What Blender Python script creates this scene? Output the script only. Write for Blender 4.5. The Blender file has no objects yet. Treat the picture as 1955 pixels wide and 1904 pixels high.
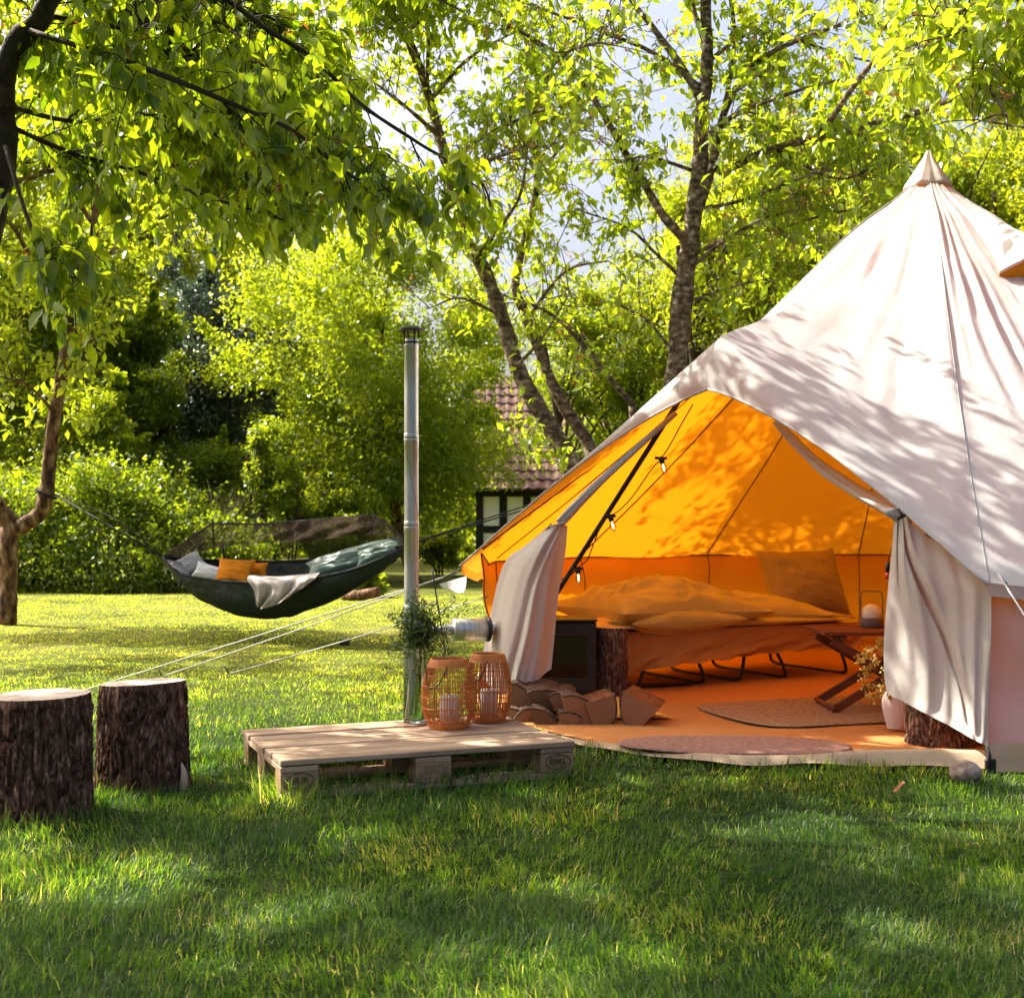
import bpy, math, random
import numpy as np
from mathutils import Vector, Matrix

random.seed(11)
rng = np.random.default_rng(11)
S = bpy.context.scene
COL = S.collection
PI = math.pi

# ------------------------------------------------------------------ camera, sky, sun, exposure
EYE = 1.03
FPX = 2480.0            # focal length for a picture 1954 wide
cam_d = bpy.data.cameras.new("camera")
cam = bpy.data.objects.new("camera", cam_d)
COL.objects.link(cam)
cam.location = (0, 0, EYE)
cam.rotation_euler = (PI / 2, 0, 0)
cam_d.sensor_width = 36.0
cam_d.lens = 36.0 * FPX / 1954.0
cam_d.shift_y = 48.0 / 1954.0
cam_d.clip_start = 0.05
cam_d.clip_end = 600
cam_d.dof.use_dof = True
cam_d.dof.focus_distance = 5.4
cam_d.dof.aperture_fstop = 6.3
S.camera = cam

SUN_EL = math.radians(50)
SUN_AZ = math.atan2(-0.89, 0.45)         # towards the sun, from +Y, clockwise
TOSUN = Vector((math.sin(SUN_AZ) * math.cos(SUN_EL), math.cos(SUN_AZ) * math.cos(SUN_EL), math.sin(SUN_EL)))
W = bpy.data.worlds.new("World")
S.world = W
W.use_nodes = True
nt = W.node_tree
nt.nodes.clear()
sky = nt.nodes.new("ShaderNodeTexSky")
sky.sky_type = 'NISHITA'
sky.sun_disc = False
sky.sun_elevation = SUN_EL
sky.sun_rotation = SUN_AZ % (2 * PI)
sky.air_density = 0.75
sky.dust_density = 9.0
sky.ozone_density = 0.6
bg = nt.nodes.new("ShaderNodeBackground")
bg.inputs['Strength'].default_value = 0.12
wo = nt.nodes.new("ShaderNodeOutputWorld")
nt.links.new(sky.outputs[0], bg.inputs[0])
nt.links.new(bg.outputs[0], wo.inputs[0])
sun_d = bpy.data.lights.new("sun", 'SUN')
sun_d.energy = 5.0
sun_d.angle = math.radians(0.5)
sun_d.color = (1.0, 0.94, 0.84)
sun = bpy.data.objects.new("sun", sun_d)
COL.objects.link(sun)
sun.rotation_euler = TOSUN.to_track_quat('Z', 'Y').to_euler()
S.view_settings.view_transform = 'Standard'
S.view_settings.look = 'None'
S.view_settings.gamma = 1.0
S.view_settings.use_curve_mapping = False
S.view_settings.exposure = 1.45
S.cycles.use_denoising = True
S.cycles.max_bounces = 10
S.cycles.diffuse_bounces = 5
S.cycles.transmission_bounces = 8
S.cycles.transparent_max_bounces = 24
S.cycles.sample_clamp_indirect = 6.0
S.cycles.caustics_reflective = False
S.cycles.caustics_refractive = False

# ------------------------------------------------------------------ helpers
def P(px, py, Y):
    """the place seen at (px, py) of a 1954 wide picture, Y metres away"""
    return np.array(((px - 977.0) / FPX * Y, Y, EYE - (py - 1000.0) / FPX * Y))

def _h(ix, iy, iz, seed):
    n = (ix.astype(np.int64) * 374761393 + iy.astype(np.int64) * 668265263 + iz.astype(np.int64) * 2147483647 + seed * 144665) & 0xffffffff
    n = ((n ^ (n >> 13)) * 1274126177) & 0xffffffff
    n = n ^ (n >> 16)
    return (n & 0xffff) / 32767.5 - 1.0

def vnoise(p, seed=0):
    p = np.asarray(p, float)
    i = np.floor(p); f = p - i; f = f * f * (3 - 2 * f)
    x, y, z = i[..., 0], i[..., 1], i[..., 2]
    fx, fy, fz = f[..., 0], f[..., 1], f[..., 2]
    def c(a, b, d): return _h(x + a, y + b, z + d, seed)
    x00 = c(0,0,0)*(1-fx)+c(1,0,0)*fx; x10 = c(0,1,0)*(1-fx)+c(1,1,0)*fx
    x01 = c(0,0,1)*(1-fx)+c(1,0,1)*fx; x11 = c(0,1,1)*(1-fx)+c(1,1,1)*fx
    return (x00*(1-fy)+x10*fy)*(1-fz) + (x01*(1-fy)+x11*fy)*fz

def fbm(p, seed=0, oct=4):
    p = np.asarray(p, float); a = 1.0; s = 0; t = 0
    for k in range(oct):
        s = s + a * vnoise(p * (2.03 ** k), seed + k * 17); t += a; a *= 0.5
    return s / t

def norm(v):
    v = np.asarray(v, float)
    return v / (np.linalg.norm(v, axis=-1, keepdims=True) + 1e-9)

def catmull(pts, n):
    pts = np.asarray(pts, float)
    if len(pts) < 3:
        t = np.linspace(0, 1, n)[:, None]
        return pts[0] * (1 - t) + pts[-1] * t
    q = np.vstack([2 * pts[0] - pts[1], pts, 2 * pts[-1] - pts[-2]])
    u = np.linspace(0, len(pts) - 1 - 1e-6, n)
    i = u.astype(int); f = (u - i)[:, None]
    a, b, c, d = q[i], q[i + 1], q[i + 2], q[i + 3]
    return 0.5 * (2 * b + (c - a) * f + (2 * a - 5 * b + 4 * c - d) * f ** 2 + (3 * b - a - 3 * c + d) * f ** 3)

class Geo:
    def __init__(s):
        s.v = []; s.t = []; s.q = []; s.n = 0
    def add(s, v, tris=None, quads=None):
        v = np.asarray(v, float).reshape(-1, 3)
        if tris is not None and len(tris): s.t.append(np.asarray(tris, np.int64).reshape(-1, 3) + s.n)
        if quads is not None and len(quads): s.q.append(np.asarray(quads, np.int64).reshape(-1, 4) + s.n)
        s.v.append(v); s.n += len(v); return s
    def grid(s, A, closed=False):
        A = np.asarray(A, float); n, m = A.shape[:2]
        idx = np.arange(n * m).reshape(n, m)
        if closed: idx = np.hstack([idx, idx[:, :1]])
        q = np.stack([idx[:-1, :-1], idx[:-1, 1:], idx[1:, 1:], idx[1:, :-1]], -1).reshape(-1, 4)
        return s.add(A.reshape(-1, 3), quads=q)
    def tube(s, pts, rad, sides=6, caps=True, flat=None, twist=0.0):
        pts = np.asarray(pts, float); n = len(pts)
        rad = np.broadcast_to(np.asarray(rad, float), (n,))
        tan = norm(np.gradient(pts, axis=0))
        ref = np.array((0, 0, 1.0)) if abs(tan[0, 2]) < 0.9 else np.array((1.0, 0, 0))
        a = norm(np.cross(tan[0], ref)); fr = []
        for k in range(n):
            a = a - tan[k] * a.dot(tan[k]); a = a / (np.linalg.norm(a) + 1e-9)
            fr.append((a, np.cross(tan[k], a)))
        ang = np.linspace(0, 2 * PI, sides, endpoint=False) + twist
        A = np.zeros((n, sides, 3))
        fl = 1.0 if flat is None else flat
        for k in range(n):
            A[k] = pts[k] + rad[k] * (np.cos(ang)[:, None] * fr[k][0] + fl * np.sin(ang)[:, None] * fr[k][1])
        base = s.n
        s.grid(A, closed=True)
        if caps:
            for row, flip in ((0, True), (n - 1, False)):
                c = s.n; s.v.append(A[row].mean(0)[None]); s.n += 1
                r = np.arange(sides) + base + row * sides; r2 = np.roll(r, -1)
                t = np.stack([np.full(sides, c), r, r2], -1)
                if flip: t = t[:, ::-1]
                s.t.append(t)
        return s
    def lathe(s, prof, seg=32, c=(0, 0, 0), close=True):
        prof = np.asarray(prof, float)
        ang = np.linspace(0, 2 * PI, seg, endpoint=False)
        A = np.zeros((len(prof), seg, 3))
        A[..., 0] = c[0] + prof[:, :1] * np.cos(ang); A[..., 1] = c[1] + prof[:, :1] * np.sin(ang); A[..., 2] = c[2] + prof[:, 1:2]
        return s.grid(A, closed=True)
    def box(s, lo, hi, M=None, bev=0.0):
        lo = np.asarray(lo, float); hi = np.asarray(hi, float)
        if bev <= 0:
            v = np.array([[(lo, hi)[i][0], (lo, hi)[j][1], (lo, hi)[k][2]] for i in (0, 1) for j in (0, 1) for k in (0, 1)])
            q = [(0,1,3,2),(4,6,7,5),(0,4,5,1),(2,3,7,6),(0,2,6,4),(1,5,7,3)]
            t = None
        else:
            c = (lo + hi) / 2; h = (hi - lo) / 2; v = []; 
            for sx in (-1, 1):
                for sy in (-1, 1):
                    for sz in (-1, 1):
                        sg = np.array((sx, sy, sz))
                        for ax in range(3):
                            d = h - bev; d = d.copy(); d[ax] = h[ax]
                            v.append(c + sg * d)
            def I(sx, sy, sz, ax): return ((sx > 0) * 4 + (sy > 0) * 2 + (sz > 0)) * 3 + ax
            q = []; t = []
            for ax in range(3):
                o = [a for a in range(3) if a != ax]
                for sg in (-1, 1):
                    f = []
                    for a, b in ((-1,-1),(1,-1),(1,1),(-1,1)):
                        w = [0,0,0]; w[ax] = sg; w[o[0]] = a; w[o[1]] = b; f.append(I(*w, ax))
                    q.append(f)
            for ax in range(3):
                o = [a for a in range(3) if a != ax]
                for a in (-1, 1):
                    for b in (-1, 1):
                        w0 = [0,0,0]; w0[ax] = -1; w0[o[0]] = a; w0[o[1]] = b
                        w1 = list(w0); w1[ax] = 1
                        q.append([I(*w0, o[0]), I(*w1, o[0]), I(*w1, o[1]), I(*w0, o[1])])
            for sx in (-1, 1):
                for sy in (-1, 1):
                    for sz in (-1, 1): t.append([I(sx, sy, sz, 0), I(sx, sy, sz, 1), I(sx, sy, sz, 2)])
            v = np.array(v)
        if M is not None:
            v = v @ np.array(M.to_3x3()).T + np.array(M.translation)
        return s.add(v, tris=t, quads=q)
    def arrays(s):
        v = np.vstack(s.v) if s.v else np.zeros((0, 3))
        t = np.vstack(s.t) if s.t else np.zeros((0, 3), np.int64)
        q = np.vstack(s.q) if s.q else np.zeros((0, 4), np.int64)
        return v, t, q
    def mesh(s, name, mat=None, smooth=True, fix=False, shift=None):
        v, t, q = s.arrays()
        if shift is not None: v = v - np.asarray(shift)
        me = bpy.data.meshes.new(name)
        me.vertices.add(len(v)); me.vertices.foreach_set('co', v.astype(np.float32).ravel())
        loops = np.concatenate([t.ravel(), q.ravel()]).astype(np.int32)
        starts = np.concatenate([np.arange(len(t)) * 3, len(t) * 3 + np.arange(len(q)) * 4]).astype(np.int32)
        me.loops.add(len(loops)); me.loops.foreach_set('vertex_index', loops)
        me.polygons.add(len(starts)); me.polygons.foreach_set('loop_start', starts)
        me.polygons.foreach_set('use_smooth', np.full(len(starts), bool(smooth)))
        if mat: me.materials.append(mat)
        me.update(calc_edges=True)
        if fix:
            import bmesh
            b = bmesh.new(); b.from_mesh(me); bmesh.ops.recalc_face_normals(b, faces=b.faces); b.to_mesh(me); b.free()
        return me

WM = {}
def _link(o, parent, M):
    COL.objects.link(o)
    M = M or Matrix.Identity(4)
    if parent is not None:
        o.parent = parent
        o.matrix_parent_inverse = WM[parent].inverted()
    o.matrix_basis = M
    WM[o] = M.copy()
    return o
def thing(name, label, cat, loc=(0, 0, 0), group=None):
    o = bpy.data.objects.new(name, None); o.empty_display_size = 0.1
    _link(o, None, Matrix.Translation(Vector(loc)))
    o['label'] = label; o['category'] = cat
    if group: o['group'] = group
    return o
def obj(name, g, mat, parent=None, smooth=True, kind=None, M=None, fix=True, label=None):
    me = g if isinstance(g, bpy.types.Mesh) else g.mesh(name, mat, smooth, fix)
    o = bpy.data.objects.new(name, me)
    _link(o, parent, M)
    if kind: o['kind'] = kind
    if label: o['label'] = label
    return o
def single(name, g, mat, label, cat, loc, group=None, smooth=True, fix=True):
    me = g.mesh(name, mat, smooth, fix, shift=loc)
    o = bpy.data.objects.new(name, me)
    _link(o, None, Matrix.Translation(Vector(loc)))
    o['label'] = label; o['category'] = cat
    if group: o['group'] = group
    return o

def shell(A, c):
    """grid whose faces look away from c"""
    A = np.asarray(A); nn = np.cross(A[1:, :-1] - A[:-1, :-1], A[:-1, 1:] - A[:-1, :-1])   # quads run 00,01,11,10
    if (nn * (A[:-1, :-1] - c)).sum() > 0: A = A[:, ::-1]
    return Geo().grid(A)

def patch(rows, nu, nv, disp=None):
    """smooth surface through rows of points; disp(a, b) adds metres along Y"""
    R = [catmull(np.array([P(*c) if not isinstance(c, np.ndarray) else c for c in r]), nu) for r in rows]
    R = np.array(R)
    A = np.array([catmull(R[:, k], nv) for k in range(nu)]).transpose(1, 0, 2)
    if disp is not None:
        a, b = np.meshgrid(np.linspace(0, 1, nu), np.linspace(0, 1, nv))
        A[..., 1] += disp(a, b)
    return A

# ------------------------------------------------------------------ materials
def nodes(name):
    m = bpy.data.materials.new(name); m.use_nodes = True
    n = m.node_tree; n.nodes.clear()
    return m, n
def N(n, t, **kw):
    x = n.nodes.new(t)
    for k, v in kw.items(): setattr(x, k, v)
    return x
def ramp(n, fac, stops):
    r = N(n, 'ShaderNodeValToRGB')
    while len(r.color_ramp.elements) < len(stops): r.color_ramp.elements.new(0.5)
    for e, (p, c) in zip(r.color_ramp.elements, stops):
        e.position = p; e.color = (*c, 1)
    n.links.new(fac, r.inputs[0]); return r.outputs[0]
def tex(n, scale, detail=4, stretch=None, kind='noise', coord='Object', rough=0.55):
    tc = N(n, 'ShaderNodeTexCoord'); src = tc.outputs[coord]
    if stretch:
        mp = N(n, 'ShaderNodeMapping'); mp.inputs['Scale'].default_value = stretch
        n.links.new(src, mp.inputs[0]); src = mp.outputs[0]
    if kind == 'noise':
        x = N(n, 'ShaderNodeTexNoise'); x.inputs['Scale'].default_value = scale
        x.inputs['Detail'].default_value = detail; x.inputs['Roughness'].default_value = rough
        n.links.new(src, x.inputs['Vector']); return x.outputs['Fac']
    if kind == 'voronoi':
        x = N(n, 'ShaderNodeTexVoronoi'); x.inputs['Scale'].default_value = scale
        n.links.new(src, x.inputs['Vector']); return x.outputs['Distance']
    x = N(n, 'ShaderNodeTexWave'); x.inputs['Scale'].default_value = scale
    x.inputs['Distortion'].default_value = detail; x.inputs['Detail'].default_value = 3
    n.links.new(src, x.inputs['Vector']); return x.outputs['Fac']
def mixc(n, fac, a, b, mode='MIX'):
    x = N(n, 'ShaderNodeMix', data_type='RGBA', blend_type=mode)
    if isinstance(fac, float): x.inputs[0].default_value = fac
    else: n.links.new(fac, x.inputs[0])
    for i, c in ((6, a), (7, b)):
        if isinstance(c, tuple): x.inputs[i].default_value = (*c, 1)
        else: n.links.new(c, x.inputs[i])
    return x.outputs[2]
def bump(n, h, strength, dist=0.01):
    b = N(n, 'ShaderNodeBump'); b.inputs['Strength'].default_value = strength; b.inputs['Distance'].default_value = dist
    n.links.new(h, b.inputs['Height']); return b.outputs[0]
def out(n, sh):
    o = N(n, 'ShaderNodeOutputMaterial'); n.links.new(sh, o.inputs[0])

def mat(name, stops, scale=6, detail=5, stretch=None, rough=0.75, metal=0.0, bs=0.3, bscale=None, bdist=0.006, bstretch=None, vary=0.0, spec=0.4, kind='noise'):
    m, n = nodes(name)
    p = N(n, 'ShaderNodeBsdfPrincipled')
    if len(stops) == 1: stops = [(0, tuple(c * 0.85 for c in stops[0])), (1, tuple(min(1, c * 1.12) for c in stops[0]))]
    c = ramp(n, tex(n, scale, detail, stretch, kind), stops)
    if vary > 0:
        oi = N(n, 'ShaderNodeObjectInfo')
        hs = N(n, 'ShaderNodeHueSaturation')
        mr = N(n, 'ShaderNodeMapRange'); mr.inputs[3].default_value = 1 - vary; mr.inputs[4].default_value = 1 + vary
        n.links.new(oi.outputs['Random'], mr.inputs[0]); n.links.new(mr.outputs[0], hs.inputs['Value'])
        n.links.new(c, hs.inputs['Color']); c = hs.outputs[0]
    n.links.new(c, p.inputs['Base Color'])
    p.inputs['Roughness'].default_value = rough; p.inputs['Metallic'].default_value = metal
    p.inputs['Specular IOR Level'].default_value = spec
    if bs > 0:
        n.links.new(bump(n, tex(n, bscale or scale * 4, 6, bstretch or stretch), bs, bdist), p.inputs['Normal'])
    out(n, p.outputs[0]); return m

def leafmat(name, front, back, amt=0.5, hue=0.03, gloss=0.06, spread=0.35, rough=0.35):
    """front: reflected colours (dark, light); back: light let through (dark, light)"""
    m, n = nodes(name)
    gi = N(n, 'ShaderNodeNewGeometry')
    ri = gi.outputs['Random Per Island']
    cf = ramp(n, ri, [(0, front[0]), (0.85, front[1]), (1, front[1])])
    cb = ramp(n, ri, [(0, back[0]), (1, back[1])])
    d = N(n, 'ShaderNodeBsdfDiffuse'); n.links.new(cf, d.inputs[0])
    t = N(n, 'ShaderNodeBsdfTranslucent'); n.links.new(cb, t.inputs[0])
    mx = N(n, 'ShaderNodeMixShader'); mx.inputs[0].default_value = amt
    n.links.new(d.outputs[0], mx.inputs[1]); n.links.new(t.outputs[0], mx.inputs[2])
    g = N(n, 'ShaderNodeBsdfGlossy'); g.inputs['Roughness'].default_value = rough; g.inputs[0].default_value = (0.9, 0.95, 0.9, 1)
    m2 = N(n, 'ShaderNodeMixShader'); m2.inputs[0].default_value = gloss
    n.links.new(mx.outputs[0], m2.inputs[1]); n.links.new(g.outputs[0], m2.inputs[2])
    out(n, m2.outputs[0]); return m

def clothmat(name, col, trans=None, amt=0.0, scale=5, bs=0.25, bscale=9, rough=0.9, dark=0.82, weave=True, bdist=0.01, inner_glow=None):
    m, n = nodes(name)
    c = ramp(n, tex(n, scale, 5), [(0.3, tuple(x * dark for x in col)), (0.7, col)])
    if inner_glow:
        gi = N(n, 'ShaderNodeNewGeometry'); c = mixc(n, gi.outputs['Backfacing'], c, inner_glow)  # inner face tinted orange, so the glow inside sits in the colour
    nrm = bump(n, tex(n, bscale, 6), bs, bdist)
    p = N(n, 'ShaderNodeBsdfPrincipled'); n.links.new(c, p.inputs['Base Color'])
    p.inputs['Roughness'].default_value = rough; p.inputs['Specular IOR Level'].default_value = 0.2
    n.links.new(nrm, p.inputs['Normal'])
    sh = p.outputs[0]
    if trans:
        t = N(n, 'ShaderNodeBsdfTranslucent'); t.inputs[0].default_value = (*trans, 1); n.links.new(nrm, t.inputs['Normal'])
        mx = N(n, 'ShaderNodeMixShader'); mx.inputs[0].default_value = amt
        n.links.new(sh, mx.inputs[1]); n.links.new(t.outputs[0], mx.inputs[2]); sh = mx.outputs[0]
    out(n, sh); return m

def glassmat(name, col=(1, 1, 1), rough=0.0, ior=1.45):
    m, n = nodes(name)
    p = N(n, 'ShaderNodeBsdfPrincipled'); p.inputs['Base Color'].default_value = (*col, 1)
    p.inputs['Transmission Weight'].default_value = 1; p.inputs['Roughness'].default_value = rough; p.inputs['IOR'].default_value = ior
    out(n, p.outputs[0]); return m
def thinglass(name, tint=(0.95, 0.97, 0.96), refl=0.12):
    m, n = nodes(name)
    t = N(n, 'ShaderNodeBsdfTransparent'); t.inputs[0].default_value = (*tint, 1)
    g = N(n, 'ShaderNodeBsdfGlossy'); g.inputs['Roughness'].default_value = 0.03
    lw = N(n, 'ShaderNodeLayerWeight'); lw.inputs[0].default_value = refl
    ml = N(n, 'ShaderNodeMath', operation='MULTIPLY'); ml.inputs[1].default_value = 0.75; n.links.new(lw.outputs['Fresnel'], ml.inputs[0])
    mx = N(n, 'ShaderNodeMixShader'); n.links.new(ml.outputs[0], mx.inputs[0])
    n.links.new(t.outputs[0], mx.inputs[1]); n.links.new(g.outputs[0], mx.inputs[2])
    out(n, mx.outputs[0]); return m
def netmat(name, col, alpha):
    m, n = nodes(name)
    t = N(n, 'ShaderNodeBsdfTransparent')
    d = N(n, 'ShaderNodeBsdfDiffuse'); d.inputs[0].default_value = (*col, 1)
    mx = N(n, 'ShaderNodeMixShader'); mx.inputs[0].default_value = alpha
    n.links.new(t.outputs[0], mx.inputs[1]); n.links.new(d.outputs[0], mx.inputs[2])
    out(n, mx.outputs[0]); return m
def emitmat(name, col, st, base=(0.8, 0.8, 0.8)):
    m, n = nodes(name)
    p = N(n, 'ShaderNodeBsdfPrincipled'); p.inputs['Base Color'].default_value = (*base, 1)
    p.inputs['Emission Color'].default_value = (*col, 1); p.inputs['Emission Strength'].default_value = st
    out(n, p.outputs[0]); return m

M_canvas = clothmat('canvas', (0.595, 0.605, 0.57), (1.0, 0.34, 0.006), 0.26, scale=2.5, bs=0.35, bscale=14, dark=0.9, bdist=0.012, inner_glow=(0.66, 0.43, 0.19))
M_canvas_flap = clothmat('flap canvas', (0.59, 0.55, 0.495), (0.9, 0.40, 0.05), 0.15, scale=2.5, bs=0.35, bscale=14, dark=0.9)
M_canvas_tan = clothmat('tan canvas', (0.50, 0.37, 0.24), (0.7, 0.4, 0.1), 0.1, scale=4)
M_seam_out = mat('outer seam', [(0.42, 0.39, 0.36)], bs=0)
M_seam = mat('seam tape', [(0.16, 0.07, 0.02)], bs=0)
M_floor = clothmat('groundsheet', (0.56, 0.235, 0.07), scale=1.5, bs=0.35, bscale=5, dark=0.8, bdist=0.02)
M_black = mat('black metal', [(0.012, 0.011, 0.011)], rough=0.45, bs=0.08)
M_blackcloth = mat('black webbing', [(0.015, 0.014, 0.014)], rough=0.85, bs=0.1)
M_stove = mat('stove steel', [(0.018, 0.017, 0.017)], rough=0.5, bs=0.1, scale=3)
M_stoveglass = mat('sooty stove glass', [(0, (0.006, 0.005, 0.004)), (1, (0.03, 0.022, 0.01))], scale=7, rough=0.12, bs=0, spec=0.6)
M_steel = mat('stainless flue', [(0.35, (0.44, 0.42, 0.39)), (0.65, (0.64, 0.62, 0.585))], scale=40, stretch=(1, 1, 0.05), rough=0.40, metal=0.9, bs=0.12, bscale=60)
M_darksteel = mat('burnt steel', [(0.06, 0.05, 0.045)], rough=0.45, metal=0.8, bs=0.05)
M_bark = mat('furrowed bark', [(0.34, (0.014, 0.008, 0.006)), (0.5, (0.085, 0.052, 0.036)), (0.60, (0.16, 0.11, 0.085)), (0.70, (0.34, 0.28, 0.24))], scale=26, detail=8, stretch=(1, 1, 0.3), rough=0.9, bs=0.9, bscale=40, bdist=0.012, bstretch=(1, 1, 0.25))
M_bark_tree = mat('cherry bark', [(0.38, (0.03, 0.018, 0.012)), (0.5, (0.12, 0.078, 0.052)), (0.58, (0.19, 0.135, 0.095)), (0.66, (0.36, 0.31, 0.25))], scale=14, detail=8, stretch=(1, 1, 1.6), rough=0.9, bs=0.8, bscale=24, bdist=0.02, bstretch=(1, 1, 2.2))
M_bark_dark = mat('dark bark', [(0.3, (0.02, 0.014, 0.01)), (0.7, (0.08, 0.058, 0.04))], scale=12, rough=0.9, bs=0.7, bscale=30)
M_bark_red = mat('reddish bark', [(0.38, (0.035, 0.016, 0.008)), (0.5, (0.15, 0.07, 0.03)), (0.6, (0.24, 0.13, 0.065)), (0.68, (0.36, 0.27, 0.17))], scale=15, stretch=(1, 1, 0.5), rough=0.9, bs=0.8, bscale=24, bdist=0.02)
M_cut = mat('sawn wood', [(0.25, (0.42, 0.30, 0.20)), (0.6, (0.60, 0.46, 0.33)), (0.8, (0.68, 0.56, 0.44))], scale=9, rough=0.8, bs=0.3)
M_split = mat('split wood', [(0.3, (0.085, 0.022, 0.006)), (0.5, (0.17, 0.048, 0.012)), (0.7, (0.26, 0.085, 0.022))], scale=70, stretch=(1, 0.06, 1), rough=0.85, bs=0.5, bscale=35, vary=0.2)
def woodmat(name, stops, rot, vary=0.1, scale=7.0):
    m, n = nodes(name)
    tc = N(n, 'ShaderNodeTexCoord'); mp = N(n, 'ShaderNodeMapping'); mp.vector_type = 'TEXTURE'
    mp.inputs['Rotation'].default_value = rot; mp.inputs['Scale'].default_value = (6, 0.5, 0.5)
    n.links.new(tc.outputs['Object'], mp.inputs[0])
    oi = N(n, 'ShaderNodeObjectInfo'); ad = N(n, 'ShaderNodeVectorMath', operation='ADD')
    n.links.new(mp.outputs[0], ad.inputs[0])
    cb = N(n, 'ShaderNodeCombineXYZ'); ml = N(n, 'ShaderNodeMath', operation='MULTIPLY'); ml.inputs[1].default_value = 37
    n.links.new(oi.outputs['Random'], ml.inputs[0]); n.links.new(ml.outputs[0], cb.inputs[0]); n.links.new(ml.outputs[0], cb.inputs[1])
    n.links.new(cb.outputs[0], ad.inputs[1])
    x = N(n, 'ShaderNodeTexNoise'); x.inputs['Scale'].default_value = scale; x.inputs['Detail'].default_value = 9; x.inputs['Roughness'].default_value = 0.65
    n.links.new(ad.outputs[0], x.inputs['Vector'])
    c = ramp(n, x.outputs['Fac'], stops)
    hs = N(n, 'ShaderNodeHueSaturation'); mr = N(n, 'ShaderNodeMapRange'); mr.inputs[3].default_value = 1 - vary; mr.inputs[4].default_value = 1 + vary
    n.links.new(oi.outputs['Random'], mr.inputs[0]); n.links.new(mr.outputs[0], hs.inputs['Value']); n.links.new(c, hs.inputs['Color'])
    p = N(n, 'ShaderNodeBsdfPrincipled'); n.links.new(hs.outputs[0], p.inputs['Base Color']); p.inputs['Roughness'].default_value = 0.8
    p.inputs['Specular IOR Level'].default_value = 0.25
    n.links.new(bump(n, x.outputs['Fac'], 0.5, 0.006), p.inputs['Normal'])
    out(n, p.outputs[0]); return m
PAL_ANG = math.atan2(0.371, 0.929)
M_pallet = woodmat('weathered pallet wood', [(0.3, (0.17, 0.095, 0.055)), (0.5, (0.40, 0.27, 0.175)), (0.7, (0.58, 0.44, 0.32))], (0, 0, PAL_ANG), 0.14)
M_block = woodmat('pallet block wood', [(0.3, (0.24, 0.135, 0.075)), (0.7, (0.44, 0.29, 0.18))], (0, 0, PAL_ANG + 1.57), 0.1, 9)
M_brand = mat('burnt branding', [(0.05, 0.026, 0.015)], bs=0)
M_table = woodmat('oiled table wood', [(0.3, (0.11, 0.028, 0.012)), (0.7, (0.24, 0.075, 0.032))], (0, 0, 0.3), 0.1)
M_rattan = mat('orange rattan', [(0.3, (0.44, 0.115, 0.018)), (0.7, (0.70, 0.23, 0.045))], scale=18, rough=0.6, bs=0.3)
M_wax = mat('white wax', [(0.82, 0.76, 0.72)], rough=0.5, bs=0.03)
M_glass = glassmat('clear glass')
M_thin = thinglass('thin glass')
M_water = glassmat('water', (0.9, 0.97, 0.93), 0.0, 1.33)
M_vase = mat('ribbed ceramic', [(0.70, 0.58, 0.56)], rough=0.35, bs=0.03)
M_lampbase = mat('grey plastic', [(0.16, 0.12, 0.11)], rough=0.5, bs=0)
M_globe = mat('opal plastic', [(0.85, 0.78, 0.66)], rough=0.4, bs=0)
M_bulb = thinglass('bulb glass', (1.0, 0.93, 0.75), 0.35)
M_filament = emitmat('lit filament', (1.0, 0.72, 0.32), 9.0)
M_sheet = clothmat('bed sheet', (0.47, 0.24, 0.075), scale=3, bs=0.3, bscale=8)
M_duvet = clothmat('linen duvet', (0.58, 0.47, 0.15), scale=3, bs=0.5, bscale=9, bdist=0.02)
M_pillow = clothmat('linen pillow', (0.37, 0.285, 0.135), scale=3, bs=0.5, bscale=8, bdist=0.02)
M_lightcloth = clothmat('cream cloth', (0.80, 0.56, 0.16), scale=3)
M_rug = mat('coarse jute rug', [(0.3, (0.16, 0.085, 0.05)), (0.6, (0.40, 0.25, 0.15))], scale=55, rough=0.95, bs=0.9, bscale=70)
M_mat = mat('coir doormat', [(0.3, (0.20, 0.09, 0.065)), (0.7, (0.40, 0.22, 0.17))], scale=60, rough=0.95, bs=0.8, bscale=90)
M_ham = mat('green nylon', [(0.3, (0.003, 0.010, 0.009)), (0.7, (0.008, 0.020, 0.017))], scale=3, rough=0.55, bs=0.6, bscale=7, bdist=0.04, spec=0.3)
M_hamblue = mat('navy nylon', [(0.02, 0.03, 0.07)], rough=0.45, bs=0.2)
M_pad = mat('grey green nylon', [(0.3, (0.07, 0.13, 0.10)), (0.7, (0.13, 0.21, 0.165))], scale=3, rough=0.4, bs=0.2, bscale=6, bdist=0.02)
M_net = netmat('insect net', (0.045, 0.030, 0.024), 0.64)
M_net_thin = netmat('single layer insect net', (0.12, 0.09, 0.05), 0.25)
M_orange = clothmat('orange fabric', (0.80, 0.26, 0.012), scale=6)
M_white = clothmat('white cotton', (0.68, 0.67, 0.68), scale=6)
M_grey = clothmat('grey blanket', (0.42, 0.37, 0.34), scale=6, bs=0.3, bscale=20)
M_rope = mat('pale rope', [(0.55, 0.53, 0.48)], rough=0.8, scale=60, bs=0.3)
M_stone = mat('mottled stone', [(0.35, (0.15, 0.095, 0.07)), (0.5, (0.32, 0.235, 0.19)), (0.65, (0.46, 0.39, 0.34))], scale=18, rough=0.9, bs=0.6)
M_plaster = mat('white limewash', [(0.88, 0.87, 0.90)], rough=0.9, bs=0.2)
M_timber = mat('tarred timber', [(0.012, 0.011, 0.011)], rough=0.8, bs=0.3)
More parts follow.
